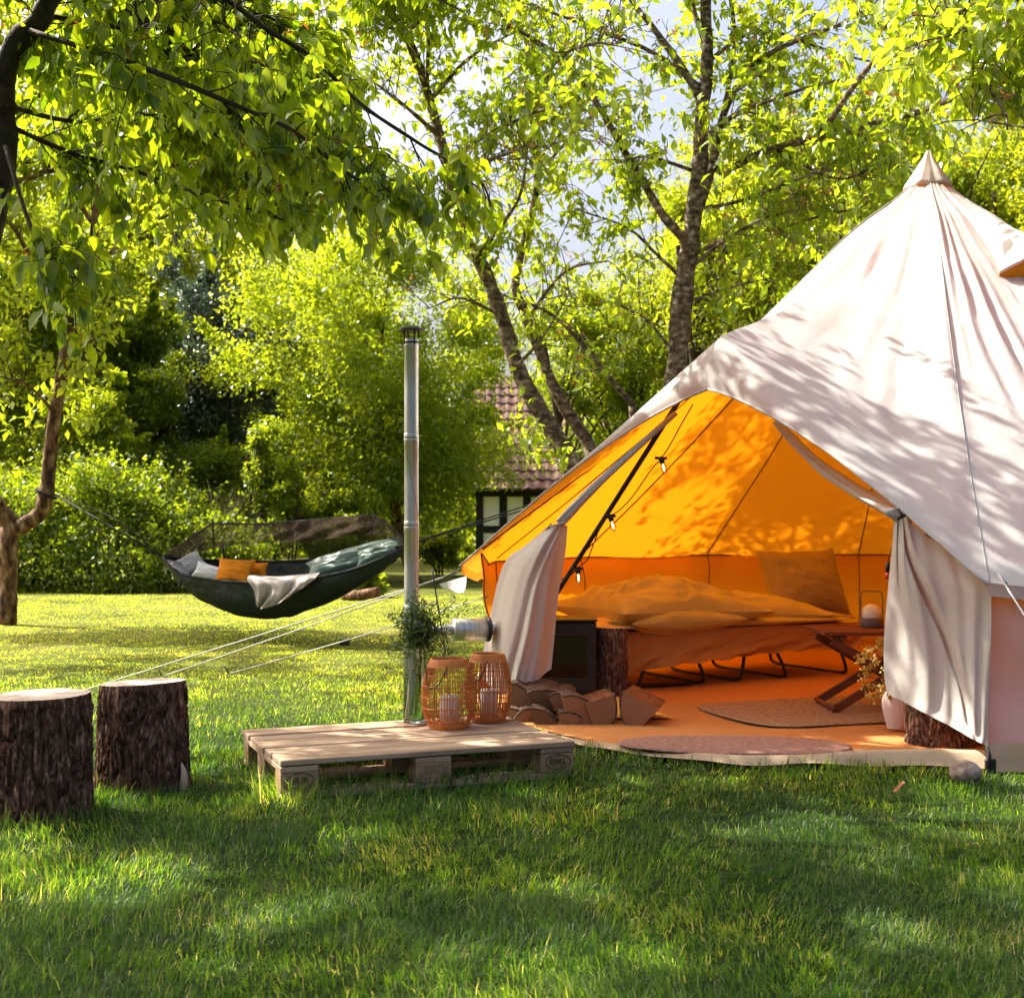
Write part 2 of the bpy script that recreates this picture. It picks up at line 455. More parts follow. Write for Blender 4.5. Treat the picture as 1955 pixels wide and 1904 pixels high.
M_tile = mat('clay roof tile', [(0.3, (0.065, 0.03, 0.024)), (0.6, (0.15, 0.075, 0.055)), (0.8, (0.24, 0.14, 0.11))], scale=5, rough=0.85, bs=0.4, vary=0.25)
M_brick = mat('grey brick', [(0.20, 0.17, 0.16)], rough=0.9, bs=0.5)
M_red = mat('red plastic', [(0.6, 0.02, 0.015)], rough=0.4, bs=0)
M_deadleaf = mat('dead leaf', [(0.30, 0.11, 0.045)], rough=0.8, bs=0.2)

LF_near = leafmat('cherry leaf in the front', ((0.060, 0.115, 0.008), (0.17, 0.23, 0.018)), ((0.20, 0.34, 0.004), (0.70, 0.82, 0.012)), 0.56, gloss=0.05, rough=0.4)
LF_mid = leafmat('young cherry leaf', ((0.10, 0.16, 0.010), (0.20, 0.245, 0.018)), ((0.36, 0.52, 0.008), (0.70, 0.80, 0.02)), 0.55, gloss=0.04)
LF_bush = leafmat('bright leaf', ((0.09, 0.15, 0.010), (0.17, 0.23, 0.018)), ((0.38, 0.50, 0.008), (0.66, 0.72, 0.02)), 0.52, gloss=0.04)
LF_hedge = leafmat('hedge leaf', ((0.07, 0.125, 0.008), (0.15, 0.21, 0.016)), ((0.30, 0.44, 0.006), (0.60, 0.68, 0.015)), 0.48, gloss=0.04)
LF_dark = leafmat('dull grey green leaf', ((0.035, 0.06, 0.035), (0.08, 0.11, 0.07)), ((0.06, 0.12, 0.04), (0.14, 0.2, 0.09)), 0.3, gloss=0.12)
LF_back = leafmat('small backlit leaf', ((0.09, 0.14, 0.010), (0.16, 0.20, 0.016)), ((0.38, 0.48, 0.008), (0.70, 0.70, 0.02)), 0.55, gloss=0.04)
LF_blossom = leafmat('withered blossom stalk', ((0.30, 0.08, 0.02), (0.45, 0.16, 0.03)), ((0.5, 0.12, 0.02), (0.6, 0.25, 0.03)), 0.4)
LF_dill = leafmat('feathery dark green', ((0.02, 0.05, 0.008), (0.05, 0.10, 0.015)), ((0.08, 0.16, 0.01), (0.16, 0.28, 0.02)), 0.35)
LF_umbel = leafmat('white umbel', ((0.55, 0.58, 0.5), (0.75, 0.76, 0.7)), ((0.3, 0.35, 0.2), (0.4, 0.45, 0.3)), 0.3)
LF_dry = leafmat('dried flower', ((0.45, 0.30, 0.05), (0.70, 0.52, 0.12)), ((0.4, 0.25, 0.03), (0.5, 0.35, 0.05)), 0.3)

# ------------------------------------------------------------------ tent frame of reference
TC = np.array((2.65, 8.27)); TU = np.array((-0.724, -0.689)); TV = np.array((0.689, -0.724))
def T(u, v, z):
    u = np.asarray(u, float); v = np.asarray(v, float); z = np.asarray(z, float)
    xy = TC + u[..., None] * TU + v[..., None] * TV
    return np.concatenate([xy, np.broadcast_to(z, u.shape)[..., None]], -1)
def Tinv(x, y):
    return (x - TC[0]) * TU[0] + (y - TC[1]) * TU[1], (x - TC[0]) * TV[0] + (y - TC[1]) * TV[1]
SILL = np.array([(2.42, -1.585), (2.95, -0.85), (3.17, -0.12), (3.22, 0.32), (3.08, 0.80), (2.72, 1.16), (2.42, 1.585)])
SILLC = catmull(SILL, 60)

# ------------------------------------------------------------------ lawn
def ground():
    g = Geo()
    xs = np.concatenate([np.linspace(-200, -14, 12), np.linspace(-12, 12, 97), np.linspace(14, 200, 12)])
    ys = np.concatenate([np.linspace(-60, 0, 8), np.linspace(0.5, 26, 103), np.linspace(28, 300, 14)])
    X, Y = np.meshgrid(xs, ys)
    Z = 0.018 * fbm(np.stack([X * 0.9, Y * 0.9, X * 0], -1), 3, 3) * (np.hypot(X, Y) < 40)
    u, v = Tinv(X, Y)
    Z = np.where(np.hypot(u, v) < 3.6, np.minimum(Z, 0) - 0.012, Z)
    g.grid(np.stack([X, Y, Z], -1))
    m, n = nodes('lawn soil and thatch')
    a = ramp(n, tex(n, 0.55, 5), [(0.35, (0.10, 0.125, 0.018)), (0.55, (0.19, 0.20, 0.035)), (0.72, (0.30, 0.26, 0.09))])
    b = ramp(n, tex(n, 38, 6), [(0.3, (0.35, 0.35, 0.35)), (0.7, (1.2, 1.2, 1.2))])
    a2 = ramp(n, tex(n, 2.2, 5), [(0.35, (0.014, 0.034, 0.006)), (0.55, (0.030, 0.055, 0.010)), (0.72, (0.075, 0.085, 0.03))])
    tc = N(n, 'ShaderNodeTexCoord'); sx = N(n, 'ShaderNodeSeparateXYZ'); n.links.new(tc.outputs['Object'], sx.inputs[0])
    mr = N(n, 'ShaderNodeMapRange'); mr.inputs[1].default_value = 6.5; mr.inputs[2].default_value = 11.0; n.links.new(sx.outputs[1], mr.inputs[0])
    a = mixc(n, mr.outputs[0], a2, a)  # far ground gets the same painted sunlit brightness as the grass
    c = mixc(n, 1.0, a, b, 'MULTIPLY')
    p = N(n, 'ShaderNodeBsdfPrincipled'); n.links.new(c, p.inputs['Base Color']); p.inputs['Roughness'].default_value = 0.95
    p.inputs['Specular IOR Level'].default_value = 0.1
    n.links.new(bump(n, tex(n, 60, 6), 0.9, 0.03), p.inputs['Normal'])
    out(n, p.outputs[0])
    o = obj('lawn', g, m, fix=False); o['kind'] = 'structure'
ground()

STUMPS = [(-1.675, 4.62, 0.175), (-1.464, 5.15, 0.178)]
def grass(nb=345000):
    m, n = nodes('grass blade')
    gi = N(n, 'ShaderNodeNewGeometry'); ri = gi.outputs['Random Per Island']
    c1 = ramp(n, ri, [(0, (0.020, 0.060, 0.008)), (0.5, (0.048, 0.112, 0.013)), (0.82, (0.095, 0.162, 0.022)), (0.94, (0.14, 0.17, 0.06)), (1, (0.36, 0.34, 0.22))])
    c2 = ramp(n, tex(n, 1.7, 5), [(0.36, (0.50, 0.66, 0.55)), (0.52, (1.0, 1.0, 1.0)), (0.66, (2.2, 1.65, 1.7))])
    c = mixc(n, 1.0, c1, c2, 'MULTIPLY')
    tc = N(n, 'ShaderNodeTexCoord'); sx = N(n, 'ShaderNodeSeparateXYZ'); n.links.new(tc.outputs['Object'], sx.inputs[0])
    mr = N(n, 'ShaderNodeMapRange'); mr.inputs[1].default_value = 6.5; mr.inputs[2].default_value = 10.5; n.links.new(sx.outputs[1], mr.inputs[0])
    dry = mixc(n, 0.45, mixc(n, 1.0, c, (3.6, 2.7, 2.2), 'MULTIPLY'), (0.33, 0.34, 0.055))       # the mown lawn is drier; its sunlit brightness is also put into the colour
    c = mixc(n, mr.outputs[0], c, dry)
    d = N(n, 'ShaderNodeBsdfDiffuse'); n.links.new(c, d.inputs[0])
    t = N(n, 'ShaderNodeBsdfTranslucent')
    tb = mixc(n, 1.0, c, (4.0, 3.8, 0.9), 'MULTIPLY'); n.links.new(tb, t.inputs[0])
    mx = N(n, 'ShaderNodeMixShader'); mx.inputs[0].default_value = 0.42
    n.links.new(d.outputs[0], mx.inputs[1]); n.links.new(t.outputs[0], mx.inputs[2])
    gl = N(n, 'ShaderNodeBsdfGlossy'); gl.inputs['Roughness'].default_value = 0.5
    m2 = N(n, 'ShaderNodeMixShader'); m2.inputs[0].default_value = 0.03
    n.links.new(mx.outputs[0], m2.inputs[1]); n.links.new(gl.outputs[0], m2.inputs[2])
    out(n, m2.outputs[0])
    r = np.random.default_rng(5)
    Y = 2.2 * (19 / 2.2) ** r.random(nb)
    X = (r.random(nb) * 2 - 1) * (0.43 * Y + 0.9)
    # tufts: pull a share of the blades together
    pc = np.stack([X, Y], -1)
    ntf = nb // 16; ti = r.integers(0, ntf, nb); tY = 2.2 * (19 / 2.2) ** r.random(ntf); tX = (r.random(ntf) * 2 - 1) * (0.43 * tY + 0.9)
    tuft = r.random(nb) < 0.55
    pc = np.where(tuft[:, None], np.stack([tX, tY], -1)[ti] + r.normal(0, 1, (nb, 2)) * (0.0075 * np.maximum(3.5, tY[ti]) * 0.5)[:, None], pc)
    X, Y = pc[:, 0], pc[:, 1]
    u, v = Tinv(X, Y)
    sill_u = np.interp(v, SILLC[:, 1], SILLC[:, 0], left=0, right=0)
    keep = ~((np.hypot(u, v) < 2.97) | ((np.abs(v) < 1.585) & (u > 0) & (u < sill_u + 0.03)))
    for sx, sy, sr in STUMPS: keep &= np.hypot(X - sx, Y - sy) > sr
    X, Y = X[keep], Y[keep]; nb = len(X)
    z0 = 0.018 * fbm(np.stack([X * 0.9, Y * 0.9, X * 0], -1), 3, 3) - 0.004
    big = fbm(np.stack([X * 1.3, Y * 1.3, X * 0], -1), 21, 3)
    L = (0.025 + 0.030 * r.random(nb) ** 1.6) * (1 + 0.5 * big)
    L *= np.interp(Y, [7, 9.5, 23], [1, 0.42, 0.5])
    # longer tufts round the stumps and pallet
    for sx, sy, sr in STUMPS: L *= 1 + 0.9 * np.exp(-((np.hypot(X - sx, Y - sy) - sr) / 0.07) ** 2)
    ax = (X + 0.862) * 0.929 + (Y - 4.85) * 0.371; ay = -(X + 0.862) * 0.371 + (Y - 4.85) * 0.929
    dp = np.maximum(np.maximum(-ax, ax - 1.2), np.maximum(-ay, ay - 0.8))
    L *= 1 + 1.7 * np.exp(-(dp / 0.12) ** 2) * (dp > -0.08) * (0.5 + r.random(nb))
    ds = np.where((np.abs(v) < 1.9) & (u > 1.5), u - sill_u, 9)[keep]; L *= 1 + 0.8 * np.exp(-(ds / 0.09) ** 2)
    L *= np.where(dp < -0.15, 0.7, 1)
    wd = 0.0020 * np.maximum(1, Y / 3.3) * (0.7 + 0.6 * r.random(nb))
    a = r.random(nb) * 2 * PI
    la = 2 * PI * fbm(np.stack([X * 2.1, Y * 2.1, X * 0 + 7], -1), 31, 2) + r.normal(0, 1.1, nb)
    lean = np.abs(r.normal(0.75, 0.45, nb))
    flat = r.random(nb) < 0.14
    lean = np.where(flat, 1.6, lean)
    ld = np.stack([np.cos(la), np.sin(la)], -1)
    sd = np.stack([np.cos(a), np.sin(a)], -1)
    b0 = np.stack([X, Y, z0], -1)
    side = np.concatenate([sd * wd[:, None] / 2, np.zeros((nb, 1))], -1)
    mid = b0 + np.concatenate([ld * (L * 0.55 * np.sin(lean * 0.5))[:, None], (L * 0.55 * np.cos(lean * 0.5))[:, None]], -1)
    tip = mid + np.concatenate([ld * (L * 0.5 * np.sin(lean * 1.25))[:, None], (L * 0.5 * np.cos(lean * 1.25))[:, None]], -1)
    vv = np.stack([b0 - side, b0 + side, mid + side * 0.85, mid - side * 0.85, tip], 1)
    base = np.arange(nb)[:, None] * 5
    g = Geo(); g.v = [vv.reshape(-1, 3)]; g.n = nb * 5
    g.q = [base + np.array([0, 1, 2, 3])]; g.t = [base + np.array([3, 2, 4])]
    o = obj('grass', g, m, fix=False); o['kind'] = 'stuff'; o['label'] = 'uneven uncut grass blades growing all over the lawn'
grass()

# ------------------------------------------------------------------ leaves and trees
TPL_NEAR = (np.array([(0, 0, 0), (.28, 0, -.03), (.62, 0, -.06), (1, 0, -.2), (.28, .5, .05), (.62, .42, .02), (.28, -.5, .05), (.62, -.42, .02)]),
            np.array([(0, 4, 1), (0, 1, 6), (2, 5, 3), (2, 3, 7)]), np.array([(1, 4, 5, 2), (1, 2, 7, 6)]))
TPL_MID = (np.array([(0, 0, 0), (.45, .5, .06), (1, 0, -.1), (.45, -.5, .06)]), np.array([(0, 2, 1), (0, 3, 2)]), None)
TPL_TRI = (np.array([(0, .12, 0), (.55, -.5, .03), (1, .3, -.05)]), np.array([(0, 1, 2)]), None)
def add_leaves(g, pos, axis, nrm, L, Wd, tpl):
    axis = norm(axis); side = norm(np.cross(nrm, axis)); nn = np.cross(axis, side)
    v, t, q = tpl
    A = pos[:, None] + L[:, None, None] * (v[None, :, :1] * axis[:, None] + v[None, :, 2:3] * nn[:, None]) + Wd[:, None, None] * v[None, :, 1:2] * side[:, None]
    b = np.arange(len(pos))[:, None, None] * len(v)
    g.add(A.reshape(-1, 3), tris=(b + t).reshape(-1, 3), quads=None if q is None else (b + q).reshape(-1, 4))
def leaf_frame(pos, axis, nrm, L, Wd):
    axis = norm(axis); side = norm(np.cross(nrm, axis)); nn = np.cross(axis, side)
    M = Matrix.Identity(4)
    for i in range(3):
        M[i][0] = axis[i] * L; M[i][1] = side[i] * Wd; M[i][2] = nn[i] * L; M[i][3] = pos[i]
    return M
def leaf_mesh(mat_):
    g = Geo(); v, t, q = TPL_NEAR; g.add(v, t, q); return g.mesh('leaf', mat_)

def limbed_tree(name, label, limbs, bark, lmat, seed, group=None, twig=0.35, tw_per_m=7, sub=2, leaves_per=9, leaf=0.1, droop=0.8, tpl=TPL_MID,
                keep=None, leaf_objs=0, blossom=0, twr=0.006, upw=0.2, spray=0.06, base=None, holes=None, gaps=0.0):
    """limbs: (points, r0, r1, fraction from which twigs grow, twig multiplier)"""
    r = np.random.default_rng(seed)
    wood = Geo(); starts = []
    for pts, r0, r1, f0, mul in limbs:
        n = max(8, int(len(pts) * 5))
        c = catmull(np.array(pts), n)
        ln = np.linalg.norm(np.diff(c, axis=0), axis=1).sum()
        amp = min(0.035, 0.02 * ln)
        j = np.stack([vnoise(np.stack([np.linspace(0, ln * 2.5, n), np.full(n, seed + a * 9.1), np.full(n, len(starts) * 1.3)], -1), a) for a in range(3)], -1) * amp
        j *= np.linspace(0.2, 1, n)[:, None]
        c = c + j
        t = np.linspace(0, 1, n)
        wood.tube(c, (r0 * (1 - t) + r1 * t) * (1 + 0.07 * r.normal(size=n)), 10 if r0 > 0.03 else 6)
        nt_ = int(ln * tw_per_m * mul * (1 - f0))
        for _ in range(nt_):
            s = f0 + (1 - f0) * r.random(); k = min(n - 2, int(s * (n - 1)))
            starts.append((c[k], norm(c[k + 1] - c[k]), 1.0))
        if mul > 0: starts.append((c[-1], norm(c[-1] - c[-2]), 1.1))
    LP = []; LA = []; BP = []
    def grow(p, d, ln, rad, depth):
        n = 6; pts = [p]
        dd = d.copy()
        for k in range(n - 1):
            dd = norm(dd + r.normal(0, 0.22, 3) + np.array((0, 0, -0.10 * droop)))
            pts.append(pts[-1] + dd * ln / (n - 1))
        pts = np.array(pts)
        if keep is not None and not (keep(pts[-1:])[0] and keep(pts[2:3])[0]): return
        if holes is not None and pts[0][2] > 3.9:
            k_ = pts[3][2] / TOSUN[2]; gx, gy = pts[3][0] - k_ * TOSUN[0], pts[3][1] - k_ * TOSUN[1]
            if any(((gx - h[0]) / h[2]) ** 2 + ((gy - h[1]) / h[3]) ** 2 < 1.3 for h in holes): return
        wood.tube(pts, np.linspace(rad, rad * 0.35, n), 3, caps=False)
        for k in range(leaves_per):
            s = 0.25 + 0.75 * r.random(); q = s * (n - 1); i = min(n - 2, int(q))
            pp = pts[i] * (1 - q + i) + pts[i + 1] * (q - i)
            a = norm(r.normal(0, 1, 3) * 0.75 + (pts[i + 1] - pts[i]) / ln * 2.0 + np.array((0, 0, -droop)))
            LP.append(pp + r.normal(0, spray * 0.4, 3)); LA.append(a)
        if blossom and r.random() < blossom: BP.append(pts[r.integers(2, n)])
        if depth > 0:
            for _ in range(sub):
                i = r.integers(1, n - 1)
                grow(pts[i], norm(dd * 0.5 + r.normal(0, 0.7, 3)), ln * (0.45 + 0.3 * r.random()), rad * 0.6, depth - 1)
    for p, tn, m_ in starts:
        o = r.normal(0, 1, 3); o = norm(o - tn * o.dot(tn) * 0.6)
        d = norm(o + tn * 0.7 + np.array((0, 0, upw)))
        grow(p, d, twig * (0.5 + 0.9 * r.random()) * m_, twr, 1)
    LP = np.array(LP); LA = np.array(LA)
    if holes is not None:                                     # gaps in the crown that let sun flecks through
        k_ = LP[:, 2:3] / TOSUN[2]; gp = LP[:, :2] - k_ * np.array(TOSUN)[:2]
        ok = np.ones(len(LP), bool)
        for hx, hy, ra, rb in holes:
            dd = ((gp[:, 0] - hx) / ra) ** 2 + ((gp[:, 1] - hy) / rb) ** 2
            ok &= ~((dd < 1) & (r.random(len(LP)) < .997))
        ok |= (1000 - (LP[:, 2] - EYE) / LP[:, 1] * FPX > 60) & (LP[:, 0] / LP[:, 1] > -.42)
        LP = LP[ok]; LA = LA[ok]
    if gaps > 0:
        cl = fbm(LP * 1.5 + seed, seed, 3); k_ = cl > np.quantile(cl, gaps); LP = LP[k_]; LA = LA[k_]
    if keep is not None:
        k = keep(LP); LP = LP[k]; LA = LA[k]
    nL = len(LP)
    NR = norm(r.normal(0, 0.55, (nL, 3)) + np.array((0, 0, 1.0)) + 0.3 * np.array(TOSUN))
    LL = leaf * (0.6 + 0.6 * r.random(nL)); LW = LL * (0.42 + 0.14 * r.random(nL))
    b = np.array(limbs[0][0][0]) if base is None else base
    root = thing(name, label, 'tree', b, group)
    obj('trunk', wood, bark, root, fix=False)
    fol = np.ones(nL, bool)
    if leaf_objs:
        x = LP[:, 0] / LP[:, 1] * FPX + 977; y = 1000 - (LP[:, 2] - EYE) / LP[:, 1] * FPX
        inn = (x > 0) & (x < 1954) & (y > 0) & (y < 1904)
        sc = np.where(inn, LL / LP[:, 1], 0)
        best = np.argsort(-sc)[:leaf_objs]; fol[best] = False
        me = leaf_mesh(lmat)
        for i in best: obj('leaf', me, None, root, M=leaf_frame(LP[i], LA[i], NR[i], LL[i], LW[i]))
    g = Geo(); px_ = LP[:, 0] / LP[:, 1] * FPX + 977; py_ = 1000 - (LP[:, 2] - EYE) / LP[:, 1] * FPX
    far_ = (px_ < -150) | (px_ > 2100) | (py_ < -150)          # simple leaf shape well outside the picture
    for sel, tp_ in ((fol & ~far_, tpl), (fol & far_, TPL_MID)):
        if sel.any(): add_leaves(g, LP[sel], LA[sel], NR[sel], LL[sel], LW[sel], tp_)
    o = obj('crown', g, lmat, root, fix=False)
    if leaf_objs: o['kind'] = 'stuff'
    if BP:
        BP = np.array(BP); k = 5
        pp = np.repeat(BP, k, 0) + r.normal(0, 0.012, (len(BP) * k, 3)); g = Geo()
        add_leaves(g, pp, r.normal(0, 1, pp.shape) + np.array((0, 0, -0.8)), r.normal(0, 1, pp.shape), np.full(len(pp), leaf * 0.28), np.full(len(pp), leaf * 0.13), TPL_MID)
        o = obj('blossom_remains', g, LF_blossom, root, fix=False); o['kind'] = 'stuff'
    return root

def bushy(name, label, cat, base, lo, hi, rx, ry, nleaf, leaf, lmat, bark, seed, group=None, trunk_r=0.08, nclump=60, lean=(0, 0), ntr=1, clump=0.24, power=2.2, spread=0.0, flat=0.75, top=1.0):
    """a tree or shrub whose crown is many leaf clumps carried by limbs; lo..hi is the height of the crown"""
    r = np.random.default_rng(seed)
    nleaf = int(nleaf * 1.65); leaf = leaf * 0.82
    bx, by = base; cz = (lo + hi) / 2; rz = (hi - lo) / 2
    d = norm(r.normal(0, 1, (nclump, 3)))
    rad = r.random(nclump) ** (1 / power)
    lump = 1 + 0.55 * fbm(d * 2.3 + seed, seed, 3)
    C = d * rad[:, None] * lump[:, None] * np.array((rx, ry, rz))
    tap = np.interp(C[:, 2] / rz, [-1, 0, 1], [1, 1, top])
    C[:, :2] *= tap[:, None]
    C += np.array((bx + lean[0], by + lean[1], cz))
    w = 0.5 + r.random(nclump); w /= w.sum()
    idx = r.choice(nclump, nleaf, p=w)
    cr = clump * min(rx, rz) * (0.35 + 1.0 * r.random(nclump))
    off = r.normal(0, 1, (nleaf, 3)); off = off / (1 + 0.28 * np.abs(off))
    pos = C[idx] + off * cr[idx][:, None] * np.array((1.15, 1.15, flat))
    # leafy shoots that stick out of the crown
    ns = max(10, nclump // 2); k_ = int(nleaf * 0.16); si = r.integers(0, ns, k_); sc = r.integers(0, nclump, ns)
    sd = norm(norm(C[sc] - np.array((bx, by, cz))) * 0.8 + r.normal(0, .45, (ns, 3)) + np.array((0, 0, .55))); sl = min(rx, rz) * (0.25 + 0.40 * r.random(ns))
    tpos = r.random(k_); pos[:k_] = C[sc][si] + sd[si] * (sl[si] * (0.25 + tpos))[:, None] + r.normal(0, 1, (k_, 3)) * (0.055 * min(rx, rz) * (1.15 - tpos))[:, None]
    pos[:, 2] = np.maximum(pos[:, 2], 0.03)
    ax = norm(r.normal(0, 1, (nleaf, 3)) + 0.5 * norm(pos - np.array((bx, by, cz))) + np.array((0, 0, -0.35)))
    nr = norm(r.normal(0, 0.6, (nleaf, 3)) + np.array((0, 0, 0.8)) + 0.4 * np.array(TOSUN))
    if 15 < by < 31.5:
        hx = pos[:, 0] / pos[:, 1]; hz = (pos[:, 2] - EYE) / pos[:, 1]
        clear = (hx > -0.030) & (hx < 0.08) & (hz < 0.026 + 0.35 * np.clip(hx, 0, .08)) & (hz > -0.022)
        clear |= (hx > 0.0) & (hx < 0.08) & (hz > 0.02) & (hz < 0.085) & (r.random(len(hx)) < .2)
        pos, ax, nr = pos[~clear], ax[~clear], nr[~clear]; nleaf = len(pos)
    L = leaf * (0.6 + 0.7 * r.random(nleaf))
    g = Geo(); add_leaves(g, pos, ax, nr, L, L * 0.75, TPL_TRI)
    wood = Geo()
    top_ = np.array((bx + lean[0], by + lean[1], cz + rz * 0.4))
    for k in range(ntr):
        a = r.random() * 6.28; sp = spread * (0.5 + r.random())
        b0 = np.array((bx + 0.25 * sp * math.cos(a), by + 0.25 * sp * math.sin(a), -0.03))
        tp = top_ + np.array((sp * math.cos(a), sp * math.sin(a), 0))
        mid = (b0 + tp) / 2 + r.normal(0, 0.12, 3) * min(1, rz)
        c = catmull([b0, mid, tp], 12)
        wood.tube(c, np.linspace(trunk_r, trunk_r * 0.35, 12), 8)
        sel = r.choice(nclump, min(nclump, 26 // ntr + 4), replace=False)
        for j in sel:
            s = np.clip((C[j, 2] - 0.2 * rz) / (tp[2] + 1e-6) * 0.75, 0.2, 0.95); kk = int(s * 11)
            p0 = c[kk]; m1 = (p0 + C[j]) / 2 + np.array((0, 0, 0.1 * rz)) + r.normal(0, 0.06, 3)
            wood.tube(catmull([p0, m1, C[j]], 7), np.linspace(trunk_r * 0.4 * (1 - 0.5 * s), 0.008, 7), 5, caps=False)
    root = thing(name, label, cat, (bx, by, 0), group)
    obj('trunk' if cat == 'tree' else 'stem', wood, bark, root, fix=False)
    obj('crown', g, lmat, root, fix=False)
    return root

def pw(*pts): return [P(*p) for p in pts]

# near cherry whose trunk stands just left of the picture
def near_keep(p):
    x = p[:, 0] / p[:, 1] * FPX + 977; y = 1000 - (p[:, 2] - EYE) / p[:, 1] * FPX
    lim = np.interp(y, [-400, 0, 60, 230, 300, 420, 520, 560, 720], [9999, 730, 715, 705, 930, 950, 880, 560, 200])
    low = np.interp(x, [0, 60, 100, 150, 200, 260, 420, 520, 640, 760, 900, 960], [520, 540, 640, 700, 640, 500, 490, 510, 480, 540, 550, 480])
    seen = (x > -150) & (x < 2100) & (y > -30)
    return ~seen | ((x < lim + 25 * np.sin(y * 0.05)) & (y < low))
tk = np.array((-3.15, 6.55, 0.0))
near_limbs = [
    ([tk, (-2.95, 6.45, 1.2), (-2.62, 6.35, 2.2), P(8, 300, 6.3), P(4, 160, 6.3), P(60, 40, 6.25), P(120, -40, 6.2), (-1.75, 6.1, 4.3), (-1.3, 5.9, 5.2)], 0.085, 0.03, 0.5, 0.8),
    ([P(60, 60, 6.2), P(230, 150, 7.4), P(420, 230, 8.0), P(560, 330, 8.3), P(680, 400, 8.4)], 0.015, 0.006, 0.15, 1.6),
    ([P(110, -20, 6.2), P(300, 20, 7.6), P(480, 60, 8.2), P(640, 120, 8.5)], 0.015, 0.006, 0.15, 1.5),
    ([P(120, -40, 6.2), (-1.4, 7.2, 4.3), (-.8, 8.0, 4.4), (-.3, 8.3, 4.3)], 0.024, 0.006, 0.15, 1.5),
    ([P(8, 220, 6.3), (-2.75, 6.2, 3.7), (-3.0, 6.0, 4.6), (-3.2, 5.8, 5.5)], 0.07, 0.02, 0.25, 1.2),
    ([P(110, -20, 6.2), P(300, -30, 6.3), P(430, 0, 6.3), P(520, 60, 6.3), P(600, 117, 6.35), P(690, 200, 6.4), P(800, 270, 6.4), P(900, 330, 6.45), P(925, 400, 6.45)], 0.018, 0.005, 0.1, 1.5),
    ([P(60, 60, 6.2), P(250, 120, 6.0), P(430, 190, 6.0), P(540, 240, 6.0), P(620, 300, 6.0), P(720, 370, 6.05), P(820, 440, 6.1)], 0.016, 0.005, 0.08, 1.6),
    ([P(15, 240, 6.3), P(130, 290, 6.5), P(270, 330, 6.6), P(420, 385, 6.7), P(545, 420, 6.7)], 0.014, 0.005, 0.1, 1.6),
    ([P(10, 280, 6.2), P(50, 400, 5.9), P(90, 480, 5.8), P(180, 530, 5.8)], 0.012, 0.005, 0.2, 1.5),
    ([P(5, 200, 6.2), P(150, 230, 6.9), P(330, 220, 7.1), P(500, 300, 7.1), P(600, 350, 7.1)], 0.014, 0.006, 0.1, 1.6),
    ([P(30, 350, 6.0), P(90, 520, 5.9), P(140, 620, 5.85)], 0.009, 0.004, 0.4, 1.3),
    ([P(80, 30, 6.25), P(260, 60, 6.6), P(460, 110, 6.8), P(640, 140, 6.9)], 0.014, 0.006, 0.1, 1.7),
    ([(-1.75, 6.1, 4.3), (-0.9, 6.2, 4.6), (0.0, 6.6, 4.6), (0.8, 7.0, 4.7)], 0.03, 0.008, 0.15, 1.5),
    ([(-0.9, 6.2, 4.6), (-.3, 5.6, 4.5), (.4, 5.6, 4.5), (.9, 5.9, 4.5)], 0.02, 0.008, 0.15, 1.4),
    ([(-1.75, 6.1, 4.3), (-1.3, 5.2, 4.7), (-0.6, 4.6, 4.7), (-0.1, 4.4, 4.6)], 0.03, 0.008, 0.15, 2.2),
    ([(-2.75, 6.2, 3.7), (-2.6, 5.4, 4.2), (-2.2, 4.6, 4.4), (-1.8, 3.9, 4.3)], 0.03, 0.008, 0.15, 2.2),
    ([(-2.75, 6.2, 3.7), (-3.4, 5.4, 4.2), (-3.9, 4.6, 4.4), (-4.4, 4.0, 4.3)], 0.03, 0.008, 0.15, 2.2),
    ([(-3.0, 6.0, 4.6), (-3.8, 6.2, 5.0), (-4.7, 5.9, 4.9), (-5.4, 5.6, 4.8)], 0.03, 0.008, 0.15, 2.2),
    ([(-1.3, 5.9, 5.2), (-1.0, 6.4, 5.9), (-0.6, 7.0, 6.2)], 0.03, 0.008, 0.1, 2.2),
    ([(-3.2, 5.8, 5.5), (-2.9, 5.2, 6.0), (-2.4, 4.9, 6.3)], 0.02, 0.008, 0.1, 2.2),
    ([(-2.75, 6.2, 3.7), (-3.6, 6.4, 4.1), (-4.6, 6.9, 4.4), (-5.6, 7.2, 4.5)], 0.03, 0.008, 0.1, 2.2),
    ([(-3.4, 5.4, 4.2), (-4.2, 5.3, 4.6), (-5.2, 4.8, 4.7), (-6.0, 4.4, 4.7)], 0.03, 0.008, 0.1, 2.2),
    ([(-2.75, 6.2, 3.7), (-2.2, 5.4, 4.1), (-1.4, 4.9, 4.2), (-.8, 4.0, 4.1)], 0.03, 0.008, 0.1, 2.2),
    ([(-2.5, 6.2, 4.4), (-2.3, 7.0, 4.9), (-2.1, 7.7, 5.1)], 0.02, 0.008, 0.1, 1.0),
]
def fleck(px, py, rx, ry):
    Y = EYE * FPX / (py - 1000); return ((px - 977) / FPX * Y, Y, 1.0 * rx / FPX * Y + .04, 1.0 * ry / FPX * Y * Y / EYE + .05)
